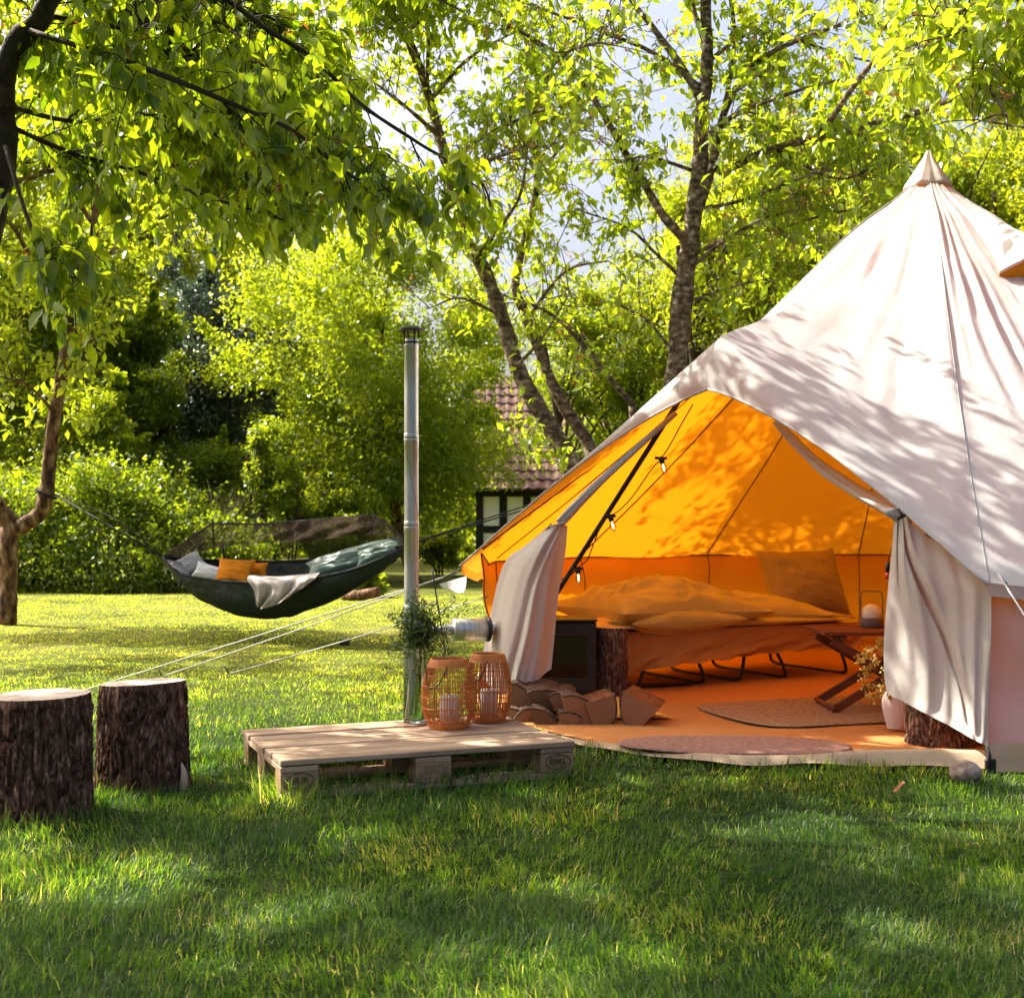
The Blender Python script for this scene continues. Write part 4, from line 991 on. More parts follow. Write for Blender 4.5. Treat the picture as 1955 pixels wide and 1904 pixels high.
# ------------------------------------------------------------------ the bell tent
ANG = [33.2 + 26.69 * k for k in range(12)]          # wall corners, the door lies between the last and the first
ZAP = 3.37
RU = np.array([0, .07, .14, .28, .5, 1.0, 1.5, 2.147]); RZ = np.array([3.37, 3.27, 3.175, 3.07, 2.92, 2.55, 2.26, 2.015])
PR = np.array([0, .06, .125, .28, .5, .9, 1.5, 2.2, 3.0]); PZ = np.array([3.37, 3.275, 3.175, 3.035, 2.865, 2.475, 1.905, 1.317, .70]); PC = catmull(np.stack([PR, PZ], -1), 120)
RR = 3.0
def radial(th, t):
    """a line of the roof from the apex (t=0) to the eave (t=1), in tent coordinates"""
    if th % 360 == 0:
        uu = catmull(np.stack([RU, RZ], -1), 80)
        u = t * 2.147; z = np.interp(u, uu[:, 0], uu[:, 1])
        return np.stack([u, 0 * u, z], -1)
    r = t * RR; a = math.radians(th)
    ze = 0.79 if th in (ANG[0], ANG[-1]) else 0.70
    z = np.interp(r, PC[:, 0], PC[:, 1]) + (ze - .70) * t
    return np.stack([r * math.cos(a), r * math.sin(a), z], -1)
NTT = 70
tt = np.linspace(0.03, 1, NTT)
def roof_point(th, t):
    A = radial(th, np.array([t]))[0]; return A
def build_tent():
    root = thing('bell_tent', 'large cream bell tent with an open door and orange glowing inside', 'tent', (*TC, 0))
    lines = [0.0] + ANG + [360.0]
    g = Geo(); cols = []
    for i in range(len(lines) - 1):
        A = radial(lines[i], tt); B = radial(lines[i + 1], tt)
        ns = 30 if i in (0, 12) else (32 if i == 1 else 16)
        for k in range(ns):
            s = k / ns
            Q = A * (1 - s) + B * s
            dip = math.sin(PI * s)
            Q[:, 2] -= 0.035 * dip * ((np.sin(PI * tt * .93) * .8 + .15) if i in (0, 12) else tt ** 1.2 * 0.8)
            if 0 < i < 12: Q[:, :2] *= (1 - 0.01 * dip * tt[:, None])
            cols.append(Q)
    cols.append(radial(360.0, tt))
    R = np.array(cols)                                   # (angle, t, 3)
    nA = len(R)
    th = np.unwrap(np.arctan2(R[..., 1], R[..., 0])); th = np.linspace(0, 2 * PI, nA)[:, None] + 0 * R[..., 0]
    rr = np.hypot(R[..., 0], R[..., 1])
    w1 = fbm(np.stack([np.cos(th) * 7, np.sin(th) * 7, rr * 0.55], -1), 71, 4)
    w2 = fbm(np.stack([np.cos(th) * 22, np.sin(th) * 22, rr * 0.5], -1), 72, 3)
    w3 = fbm(np.stack([R[..., 0] * 2.2 + R[..., 2], R[..., 1] * 2.2 - R[..., 2] * 1.5, R[..., 2] * 0.6], -1), 73, 3)
    fade = np.sin(PI * np.clip(tt, 0, 1))[None] ** 0.5
    R[..., 2] += fade * (0.030 * w1 + 0.011 * w2 + 0.02 * w3)
    rf = np.random.default_rng(15)
    for _ in range(26):
        a0, t0, am, ln_, wd_ = rf.uniform(6, 85), rf.uniform(.3, .9), rf.uniform(.006, .014), rf.uniform(.05, .13), rf.uniform(.7, 1.5)
        sk = rf.uniform(-40, 40); d = (np.degrees(th) - a0 - sk * (tt[None] - t0)) / wd_
        R[..., 2] += am * np.exp(-((tt[None] - t0) / ln_) ** 2) * (np.exp(-d ** 2) - .7 * np.exp(-(d - 1.6) ** 2))
    # pull folds running down from the apex on the side towards the viewer
    for a0, t0, am in ((46, .28, .03), (52, .33, .028), (41, .45, .022), (61, .4, .03), (30, .55, .018), (24, .6, .02), (68, .5, .02)):
        d = (np.degrees(th) - a0) / 2.0
        R[..., 2] += am * np.exp(-d ** 2) * np.exp(-((tt[None] - t0) / 0.16) ** 2) - am * 0.6 * np.exp(-(d - 1.8) ** 2) * np.exp(-((tt[None] - t0) / 0.16) ** 2)
    CI = np.array((*TC, 0.9))
    roof = obj('roof', shell(T(R[..., 0], R[..., 1], R[..., 2]), CI), M_canvas, root, fix=False)
    # hem below the eave, from the right door corner round the back to the left one
    lo_ = 30; hi_ = nA - 31
    H = [R[lo_:hi_ + 1, -1] + np.array((0, 0, d)) for d in (0.0, -0.03, -0.055)]
    for k in (1, 2): H[k] = H[k] + 0.006 * vnoise(H[k] * 9, 5)[:, None] * np.array((1, 1, 0))
    H = np.array(H); obj('eave_hem', shell(T(H[..., 0], H[..., 1], H[..., 2]), CI), M_canvas, roof, fix=False)
    # hood hanging along the front edge
    for sgn in (-1, 1):
        col = R[:31, -1] if sgn > 0 else R[nA - 31:, -1][::-1]
        t = np.linspace(0, 1, len(col)); rows = []
        for f in np.linspace(0, 1, 7):
            q = col.copy(); drop = (0.280 * (1 - t) ** 2.9 + 0.008)
            q[:, 2] -= drop * f
            q[:, 0] += (0.10 * (1 - t) ** 1.3 + 0.015) * math.sin(f * 1.7) + 0.010 * f * vnoise(q * np.array((3, 6, 2)), 9)
            rows.append(q)
        rows = np.array(rows); obj('hood', shell(T(rows[..., 0], rows[..., 1], rows[..., 2]), CI), M_canvas, root, fix=False)
        e = rows[-1]; obj('hood_hem', Geo().tube(T(e[:, 0], e[:, 1], e[:, 2]), 0.007, 6), M_canvas, root, fix=False)
    # cap
    a = np.linspace(0, 2 * PI, 48, endpoint=False); prof = [(0.0, 3.405), (0.012, 3.40), (0.035, 3.355), (0.085, 3.275), (0.142, 3.185), (0.150, 3.163), (0.140, 3.158)]
    A = np.zeros((len(prof), 48, 3))
    for i, (r_, z_) in enumerate(prof):
        rad = r_ * (1 + 0.07 * np.sin(a * 5 + 1) + 0.04 * np.sin(a * 13)); A[i, :, 0] = rad * np.cos(a); A[i, :, 1] = rad * np.sin(a); A[i, :, 2] = z_ + 0.004 * np.sin(a * 7)
    obj('apex_cap', Geo().grid(T(A[..., 0], A[..., 1], A[..., 2])[:, ::-1], closed=True), M_canvas, root, fix=True)
    # walls
    w = []
    for i in range(11):
        p0 = 2.89 * np.array((math.cos(math.radians(ANG[i])), math.sin(math.radians(ANG[i])))); p1 = 2.89 * np.array((math.cos(math.radians(ANG[i + 1])), math.sin(math.radians(ANG[i + 1]))))
        for k in range(18 + (i == 10)):
            w.append(p0 * (1 - k / 18) + p1 * k / 18)
    w = np.array(w); zz = np.linspace(0.0, 1, 18)
    Wg = np.zeros((len(zz), len(w), 3)); ztop = np.full(len(w), 0.775); ztop[:8] = np.linspace(.86, .79, 8); ztop[-8:] = np.linspace(.79, .86, 8)
    for i, f in enumerate(zz):
        Wg[i, :, :2] = w; Wg[i, :, 2] = f * ztop
    a_ = np.arctan2(Wg[..., 1], Wg[..., 0])
    bul = np.sin(PI * zz)[:, None] * (0.022 * fbm(np.stack([a_ * 9 + Wg[..., 2] * 3, Wg[..., 2] * 2, 0 * a_], -1), 81, 3) + 0.012 * fbm(np.stack([a_ * 30 + Wg[..., 2] * 8, Wg[..., 2] * 1.5, 0 * a_], -1), 82, 2) - 0.012)
    Wg[..., 0] *= 1 + bul; Wg[..., 1] *= 1 + bul
    wall = obj('wall', shell(T(Wg[..., 0], Wg[..., 1], Wg[..., 2]), CI), M_canvas, root, fix=False)
    # tan ground strip along the outside of the wall
    mv = np.array([np.concatenate([w * k, np.full((len(w), 1), z)], 1) for k, z in ((1.006, .115), (1.012, .105), (1.012, .05), (1.02, .0))])
    obj('mud_strip', Geo().grid(T(mv[..., 0], mv[..., 1], mv[..., 2])), M_canvas_tan, root, fix=False)
    # seams
    for i, a0 in enumerate(ANG):
        L = radial(a0, np.linspace(0.06, 0.962, 30)); L[:, 2] -= 0.03
        # follow the built roof
        ci = 30 + (0 if i == 0 else 32 + 16 * (i - 1)); q = R[ci].copy(); q[:, 2] += 0.003; q = q[4:]; obj('outer_seam', Geo().tube(T(q[:, 0], q[:, 1], q[:, 2]), 0.0022, 5), M_seam_out, roof, fix=False)
        q = R[ci].copy(); q[:, 2] -= 0.008; q = q[1:int(NTT * .965)]
        obj('roof_seam', Geo().tube(T(q[:, 0], q[:, 1], q[:, 2]), 0.0055, 5), M_seam, roof, fix=False)
        wi = min(18 * i, len(w) - 1); q = Wg[:, wi].copy(); q[:, :2] *= 0.997
        obj('wall_seam', Geo().tube(T(q[:, 0], q[:, 1], q[:, 2]), 0.004, 5), M_seam, wall, fix=False)
    q = Wg[-1].copy(); q[:, :2] *= 0.996; q[:, 2] -= 0.006
    obj('eave_seam', Geo().tube(T(q[:, 0], q[:, 1], q[:, 2]), 0.006, 5), M_seam, wall, fix=False)
    # vent hood on the right slope
    def rp(th_, t_, off=0.0):
        i = th_ ; A = radial(min(ANG, key=lambda x: abs(x - th_)), np.array([t_]))[0]
        a = math.radians(th_); r_ = t_ * RR * (0.985 if off == 0 else 0.985)
        return np.array((r_ * math.cos(a) * (1 + 0), r_ * math.sin(a), A[2] + off))
    top = rp(65, .14, .02); bl = rp(53, .315, .02); br = rp(80, .33, .02)
    mdn = rp(66, .325, .0) + np.array((0.13 * math.cos(math.radians(66)), 0.13 * math.sin(math.radians(66)), 0.17))
    V1 = []
    for f in np.linspace(0, 1, 10):
        row = catmull([top * (1 - f) + bl * f, (top * (1 - f) + mdn * f) + np.array((0, 0, 0.0)), top * (1 - f) + br * f], 17); V1.append(row)
    V1 = np.array(V1); V1 += 0.006 * vnoise(V1 * 14, 4)[..., None]
    vent = obj('vent_hood', shell(T(V1[..., 0], V1[..., 1], V1[..., 2]), CI), M_canvas, root, fix=False)
    e = V1[-1]; obj('vent_hem', Geo().tube(T(e[:, 0], e[:, 1], e[:, 2]), 0.012, 6), M_canvas, vent, fix=False)
    # inside of the vent: gusset whose orange colour stands for the glowing underside
    gus = np.array([V1[-1] * (1 - f) + (V1[-1] * np.array((1, 1, 0)) * 0.93 + np.array((0, 0, 1)) * (V1[-1][:, 2:3] - 0.12)) * f for f in np.linspace(0.02, 1, 4)])
    obj('vent_glow', Geo().grid(T(gus[..., 0], gus[..., 1], gus[..., 2])), M_orange, vent, fix=False)
    # groundsheet
    bd = [np.array((2.87 * math.cos(math.radians(a)), 2.87 * math.sin(math.radians(a)))) for a in np.linspace(ANG[0], ANG[-1], 110)] + [np.array(x) for x in SILLC[1:-1]]
    bd = np.array(bd); F = np.array([bd * f + np.array((0.3, 0)) * (1 - f) for f in np.linspace(0.0, 1, 44)])
    z = 0.012 + 0.010 * (1 + fbm(np.concatenate([F * 2.2, F[..., :1] * 0], -1), 15, 4))
    obj('groundsheet', Geo().grid(T(F[..., 0], F[..., 1], z), closed=True), M_floor, root, fix=False)
    # raised sill of the groundsheet
    m = 60; hgt = np.interp(np.linspace(0, 1, m), [0, .35, .55, .75, .95, 1], [.006, .006, .016, .036, .062, .075]); rows = []
    for k, (o_, h_) in enumerate(((-.09, .15), (-.05, .75), (-.01, 1.0), (.02, .85), (.035, .4), (.06, .02))):
        q = SILLC * (1 + 0.012 * 0); nrm_ = SILLC / np.linalg.norm(SILLC, axis=1, keepdims=True)
        q = SILLC + nrm_ * (o_ * np.interp(np.linspace(0, 1, m), [0, 1], [.6, 1.1]))[:, None]
        rows.append(np.concatenate([q, (0.012 + hgt * h_ + 0.008 * vnoise(np.stack([np.arange(m) * .22, np.full(m, k * .6), np.zeros(m)], -1), 3))[:, None]], 1))
    rows = np.array(rows); obj('door_sill', Geo().grid(T(rows[..., 0], rows[..., 1], rows[..., 2])), M_canvas_tan, root, fix=False)
    # poles
    pk = np.array((2.147, 0, 1.76))
    obj('door_pole', Geo().tube(np.array([P(1305, 750, 6.97), P(1160, 978, 7.2), P(915, 1364, 7.62)]), 0.014, 10), M_black, root, fix=False)
    q = T(np.array([pk[0] + .02]), np.array([0.0]), np.array([1.755]))[0]
    obj('pole_joint', Geo().box(q - .028, q + np.array((.028, .028, .03)), bev=.006), M_black, root, False)
    q = np.array([(0, 0, 0.02), (0, 0, 1.7), (0, 0, 3.36)]); obj('centre_pole', Geo().tube(T(q[:, 0], q[:, 1], q[:, 2]), 0.018, 10), M_black, root, fix=False)
    # tied back door flaps
    fl = [[(1048, 1003, 7.12), (1066, 999, 7.1), (1083, 1004, 7.12)],
          [(1000, 1043, 7.25), (1036, 1050, 7.02), (1079, 1052, 7.12)],
          [(960, 1080, 7.36), (1015, 1112, 7.02), (1066, 1132, 7.12)],
          [(932, 1190, 7.38), (1000, 1212, 6.96), (1058, 1216, 7.10)],
          [(914, 1292, 7.36), (976, 1328, 6.92), (1052, 1276, 7.05)]]
    A = patch(fl, 60, 40, lambda a, b: b ** 0.5 * (0.022 * np.sin(a * 13 + 1.5 * b) + 0.014 * np.sin(a * 23 - 3 * b + 1) - 0.06 * np.exp(-((a - .70 + .22 * b) / .05) ** 2) + 0.05 * np.exp(-((a - .62 + .22 * b) / .05) ** 2)) * (0.4 + 0.6 * np.sin(PI * np.clip(a, 0, 1))) + 0.005 * np.sin(a * 50 + b * 6) * b)
    A[..., 2] += 0.006 * vnoise(A * 7, 6)
    obj('door_flap', Geo().grid(A), M_canvas_flap, root, fix=False)
    fr = [[(1706, 992, 5.78), (1722, 986, 5.72), (1732, 992, 5.70), (1800, 1046, 5.60), (1892, 1112, 5.43)],
          [(1702, 1050, 5.80), (1724, 1075, 5.70), (1758, 1090, 5.64), (1830, 1125, 5.52), (1891, 1160, 5.43)],
          [(1694, 1130, 5.82), (1738, 1165, 5.68), (1785, 1180, 5.62), (1840, 1200, 5.50), (1890, 1220, 5.43)],
          [(1686, 1220, 5.82), (1752, 1255, 5.66), (1806, 1275, 5.60), (1850, 1290, 5.48), (1888, 1300, 5.43)],
          [(1687, 1290, 5.80), (1758, 1330, 5.64), (1815, 1360, 5.57), (1855, 1385, 5.46), (1886, 1400, 5.42)],
          [(1693, 1322, 5.78), (1760, 1358, 5.62), (1818, 1388, 5.54), (1856, 1410, 5.44), (1885, 1424, 5.41)]]
    def df(a, b):
        f = 0.085 * np.exp(-((a - (0.32 + 0.50 * b)) / 0.032) ** 2) * np.clip(1.15 - b, 0, 1) + 0.035 * np.exp(-((a - (0.16 + 0.1 * b)) / 0.05) ** 2) * np.exp(-((b - .2) / .3) ** 2)
        return f - 0.03 * np.exp(-((a - (0.42 + 0.40 * b)) / 0.06) ** 2) * np.clip(1.1 - b, 0, 1) + 0.006 * np.sin(a * 40 + 7 * b)
    A = patch(fr, 64, 44, df); obj('door_flap', Geo().grid(A), M_canvas_flap, root, fix=False)
    def roll(pts, r0, r1, flat, seed):
        c = catmull([P(*x) for x in pts], 40); t = np.linspace(0, 1, 40)
        rad = (r0 * (1 - t) + r1 * t) * (1 + 0.10 * vnoise(np.stack([t * 9, t * 0 + seed, t * 0], -1), seed))
        g = Geo(); g.tube(c, rad, 22, flat=flat); v = g.v[0].reshape(40, 22, 3) if g.v[0].shape[0] == 880 else None
        if v is not None:
            cc = c[:, None]; a = np.arange(22) / 22 * 2 * PI
            v[:] = cc + (v - cc) * (1 + 0.20 * np.sin(3 * a + 2 * t[:, None]) + 0.10 * np.sin(7 * a - 5 * t[:, None]))[..., None]
        return g
    obj('rolled_flap', roll([(1290, 788, 6.98), (1215, 856, 7.05), (1130, 935, 7.1), (1067, 1000, 7.1)], 0.022, 0.043, 0.55, 3), M_canvas_flap, root, fix=False)
    obj('rolled_flap', roll([(1484, 806, 6.66), (1526, 852, 6.54), (1574, 896, 6.38), (1638, 940, 6.14), (1690, 968, 5.93), (1722, 986, 5.75)], 0.030, 0.060, 0.55, 7), M_canvas_flap, root, fix=False)
    for c_, nrm_ in ((P(1066, 1000, 7.08), 0.046), (P(1722, 985, 5.70), 0.020)):
        a = np.linspace(0, 2 * PI, 16); obj('tie_band', Geo().tube(np.stack([c_[0] + nrm_ * np.cos(a), c_[1] + nrm_ * .6 * np.sin(a), c_[2] + .012 * np.cos(a)], -1), 0.006, 6), M_canvas_flap if nrm_ > .03 else M_blackcloth, root, fix=False)
    for (a_, b_) in (((1052, 1000, 7.1), (1040, 1016, 7.15)), ((1722, 984, 5.66), (1714, 972, 5.70))):
        obj('toggle', Geo().tube(np.array([P(*a_), P(*b_)]), 0.006, 6), M_blackcloth, root, fix=False)
    A = patch([[(838, 1114, 8.6), (862, 1107, 8.4), (890, 1099, 8.2)], [(846, 1122, 8.6), (866, 1121, 8.4), (889, 1117, 8.2)], [(862, 1128, 8.5), (872, 1131, 8.35), (884, 1130, 8.2)]], 12, 8)
    obj('rear_eave_flap', Geo().grid(A), M_white, root, fix=False)
    # corner strap, buckle and eave tabs
    bk = P(1890, 1466, 5.36); obj('buckle', Geo().box(bk + np.array((-.022, -.01, -.03)), bk + np.array((.022, .012, .04)), bev=.005), M_black, root, False)
    st = [P(1884, 1425, 5.38), P(1888, 1440, 5.36), P(1889, 1462, 5.345)]; obj('corner_strap', Geo().tube(np.array(st), 0.008, 6, flat=0.4), M_blackcloth, root, fix=False)
    for p in ((1902, 1092, 5.27), (880, 1087, 7.68)):
        c_ = P(*p); obj('guy_tab', Geo().tube(np.array([c_, c_ + np.array((0.03 if p[0] > 1000 else -.10, -.03, -.045))]), 0.009, 6, flat=0.5), M_blackcloth if p[0] < 1000 else M_rope, root, fix=False)
    def rope(a, b, sag=0.01, r=0.0042):
        a, b = np.array(a), np.array(b); t = np.linspace(0, 1, 12)[:, None]; q = a * (1 - t) + b * t; q[:, 2] -= (4 * t * (1 - t))[:, 0] * sag
        obj('guy_rope', Geo().tube(q, r, 5), M_rope, root, fix=False)
    e = P(874, 1090, 7.66)
    rope(e, P(310, 1290, 8.8)); rope(e + np.array((0, 0, -.01)), P(140, 1323, 7.9), .0)
    rope(P(932, 1138, 7.8), P(437, 1285, 8.95)); rope(P(1906, 1097, 5.25), P(2010, 1260, 4.6), 0)
    rope(P(1885, 1122, 5.4) + np.array((0, .3, 0)), P(1886, 1450, 5.42), 0, 0.002)
    for p in ((310, 1290, 8.8), (437, 1285, 8.95)):
        c_ = P(*p); c_[2] = 0; obj('tent_peg', Geo().tube(np.array([c_ + np.array((.03, 0, -.05)), c_ + np.array((-.03, 0, .05))]), 0.006, 6), M_darksteel, root, fix=False)
    c_ = P(652, 1228, 8.43); obj('rope_slider', Geo().box(c_ - .012, c_ + np.array((.05, .012, .03))), M_blackcloth, root, False)
build_tent()

# ------------------------------------------------------------------ things inside the tent
def rings(name):
    m, n = nodes(name); tc = N(n, 'ShaderNodeTexCoord')
    x = N(n, 'ShaderNodeTexWave', wave_type='RINGS', rings_direction='Z'); x.inputs['Scale'].default_value = 26; x.inputs['Distortion'].default_value = 2.5; x.inputs['Detail'].default_value = 3
    n.links.new(tc.outputs['Object'], x.inputs['Vector'])
    a = ramp(n, x.outputs['Fac'], [(0.2, (0.54, 0.41, 0.32)), (0.8, (0.72, 0.60, 0.49))])
    b = ramp(n, tex(n, 9, 6), [(0.35, (0.6, 0.55, 0.5)), (0.6, (1.05, 1.05, 1.05))])
    p = N(n, 'ShaderNodeBsdfPrincipled'); n.links.new(mixc(n, 1.0, a, b, 'MULTIPLY'), p.inputs['Base Color']); p.inputs['Roughness'].default_value = 0.85
    n.links.new(bump(n, x.outputs['Fac'], 0.3, 0.003), p.inputs['Normal']); out(n, p.outputs[0]); return m
M_rings = rings('end grain rings')
def barkmat():
    m, n = nodes('broken bark plates')
    gi = N(n, 'ShaderNodeNewGeometry')
    a = ramp(n, tex(n, 70, 8, (1, 1, 0.28), rough=0.7), [(0.3, (0.020, 0.010, 0.007)), (0.46, (0.085, 0.046, 0.030)), (0.58, (0.20, 0.13, 0.095)), (0.68, (0.42, 0.34, 0.28))])
    b = ramp(n, tex(n, 7, 4), [(0.35, (0.65, 0.55, 0.5)), (0.6, (1.1, 1.0, 0.95)), (0.72, (1.7, 1.65, 1.6))])
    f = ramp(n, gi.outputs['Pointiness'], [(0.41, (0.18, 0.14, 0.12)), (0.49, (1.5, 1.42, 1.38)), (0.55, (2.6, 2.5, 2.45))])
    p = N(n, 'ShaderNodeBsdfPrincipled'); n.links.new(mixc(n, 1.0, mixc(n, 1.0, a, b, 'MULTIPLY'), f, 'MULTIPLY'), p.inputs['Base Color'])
    p.inputs['Roughness'].default_value = 0.9; p.inputs['Specular IOR Level'].default_value = 0.2
    n.links.new(bump(n, tex(n, 90, 8, (1, 1, 0.35), rough=0.7), 1.0, 0.012), p.inputs['Normal']); out(n, p.outputs[0]); return m
M_plates = barkmat()
def stump(name, label, cat, x, y, r, h, seed, tilt=(0, 0), taper=0.0, group=None, flare=0.02, nub=None):
    root = thing(name, label, cat, (x, y, 0), group)
    na, nz = (300, 90) if r > .1 and y < 5.5 else (150, 50); a = np.linspace(0, 2 * PI, na, endpoint=False); z = np.linspace(-0.02, 1, nz)
    Z, A_ = np.meshgrid(z, a, indexing='ij')
    cx, sx = np.cos(A_), np.sin(A_)
    base = r * (1 + 0.035 * fbm(np.stack([cx * 1.3, sx * 1.3, Z * 0.6 + seed], -1), seed, 3)) * (1 - taper * Z + flare * np.exp(-Z * 6))
    wob = 0.25 * vnoise(np.stack([cx * 2, sx * 2, Z * 2.5 + 5], -1), seed + 3)
    ff = fbm(np.stack([cx * 10 + wob * 5, sx * 10 + wob * 5, Z * 3.4 * h / .4], -1), seed + 1, 3)
    furrow = -np.clip(1 - np.abs(ff) * 5.0, 0, 1) * 0.024
    plates = 0.006 * fbm(np.stack([cx * 30, sx * 30, Z * 16 * h / .4], -1), seed + 2, 3)
    edge = np.clip((1 - Z) * 9, 0.25, 1)
    rad = base + (furrow + plates + 0.006) * edge * (r / 0.17)
    ht = h + (cx * tilt[0] + sx * tilt[1]) * rad
    G = np.stack([x + rad * cx, y + rad * sx, Z * ht], -1)
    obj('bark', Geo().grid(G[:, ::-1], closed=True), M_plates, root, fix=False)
    top = G[-1].copy(); ctr = top.mean(0)
    fc = np.array([ctr + (top - ctr) * f for f in (0.0, .25, .5, .75, .93, 1.0)])
    fc[..., 2] += 0.003 * fbm(fc * 12, seed, 3) + 0.0015; fc[-1, :, 2] = top[:, 2]
    g = Geo().grid(fc, closed=True)
    obj('cut_face', g.mesh('cut_face', M_rings, True, False, shift=ctr), None, root, M=Matrix.Translation(Vector(ctr)))
    if nub:
        g = Geo(); g.tube(catmull([np.array(nub) + np.array((0, 0, -.02)), np.array(nub) + np.array((.006, -.01, .05)), np.array(nub) + np.array((-.004, -.01, .10))], 8), [.026, .032, .030, .027, .024, .018, .012, .004], 9, flat=0.5)
        obj('bark_flake', g, M_cut, root, fix=False)
    return root
stump('tree_stump', 'wide rough barked log seat on the grass at the left edge', 'log seat', -1.675, 4.62, 0.172, 0.425, 5, (0.02, 0.0), 0.02, 'log seats on the lawn')
stump('tree_stump', 'greyer log seat with a tilted top between the wide log seat and the pallet', 'log seat', -1.464, 5.15, 0.176, 0.405, 9, (0.045, -0.03), 0.075, 'log seats on the lawn', nub=(-1.285, 5.08, 0.0))
stump('log_table', 'bark covered log standing beside the black stove', 'log', 0.585, 7.62, 0.093, 0.425, 14, (0.0, -0.02), 0.03)
stump('door_log', 'dark log half hidden under the right door flap', 'log', 2.00, 6.02, 0.17, 0.33, 17, (0, 0), 0.02)

def stove():
    x, y, w, d, h = 0.278, 7.42, 0.41, 0.36, 0.485
    root = thing('wood_stove', 'black steel wood stove with a sooty window behind the firewood', 'stove', (x, y + d / 2, 0))
    L, Rr = x - w / 2, x + w / 2
    obj('body', Geo().box((L, y + .015, 0.05), (Rr, y + d, h - .012), bev=.008), M_stove, root, False)
    obj('top_plate', Geo().box((L - .006, y - .004, h - .012), (Rr + .006, y + d + .006, h), bev=.003), M_stove, root, False)
    dr = obj('door', Geo().box((L + .01, y, 0.075), (Rr - .01, y + .016, h - .02), bev=.004), M_stove, root, False)
    obj('window', Geo().box((L + .055, y - .003, 0.155), (Rr - .055, y + .001, 0.385)), M_stoveglass, dr, False)
    obj('handle', Geo().tube(np.array([(L + .06, y - .022, .40), (Rr - .06, y - .022, .40)]), 0.007, 8), M_darksteel, dr, fix=False)
    for a, b in ((L + .02, y + .03), (Rr - .05, y + .03), (L + .02, y + d - .06), (Rr - .05, y + d - .06)):
        obj('foot', Geo().box((a, b, .012), (a + .03, b + .03, .055), bev=.003), M_stove, root, False)
stove()
A = np.array([[(.02, 6.68, .036), (.4, 6.66, .036), (.835, 6.70, .036)], [(.0, 7.1, .040), (.3, 7.1, .040), (.70, 7.05, .042)], [(0.02, 7.9, .038), (.3, 7.92, .038), (.5, 7.92, .038)]])
single('hearth_mat', Geo().grid(A), M_lightcloth, 'pale yellow mat under the firewood and stove', 'mat', (.3, 7.0, .036), smooth=False)

def logends():
    m, n = nodes('log end rings'); tc = N(n, 'ShaderNodeTexCoord')
    x = N(n, 'ShaderNodeTexWave', wave_type='RINGS', rings_direction='Y'); x.inputs['Scale'].default_value = 26; x.inputs['Distortion'].default_value = 5.0; x.inputs['Detail'].default_value = 3
    n.links.new(tc.outputs['Object'], x.inputs['Vector'])
    a = ramp(n, x.outputs['Fac'], [(0.1, (0.22, 0.095, 0.040)), (0.9, (0.28, 0.13, 0.058))])
    oi = N(n, 'ShaderNodeObjectInfo'); hs = N(n, 'ShaderNodeHueSaturation'); mr = N(n, 'ShaderNodeMapRange'); mr.inputs[3].default_value = 0.55; mr.inputs[4].default_value = 1.25
    n.links.new(oi.outputs['Random'], mr.inputs[0]); n.links.new(mr.outputs[0], hs.inputs['Value']); n.links.new(a, hs.inputs['Color'])
    p = N(n, 'ShaderNodeBsdfPrincipled'); n.links.new(hs.outputs[0], p.inputs['Base Color']); p.inputs['Roughness'].default_value = 0.9
    n.links.new(bump(n, tex(n, 60, 5), 0.4, 0.004), p.inputs['Normal']); out(n, p.outputs[0]); return m
M_cutend = logends()
M_bark_log = mat('log bark', [(0.35, (0.045, 0.022, 0.013)), (0.6, (0.13, 0.07, 0.04))], scale=40, rough=0.9, bs=0.8, bscale=60)
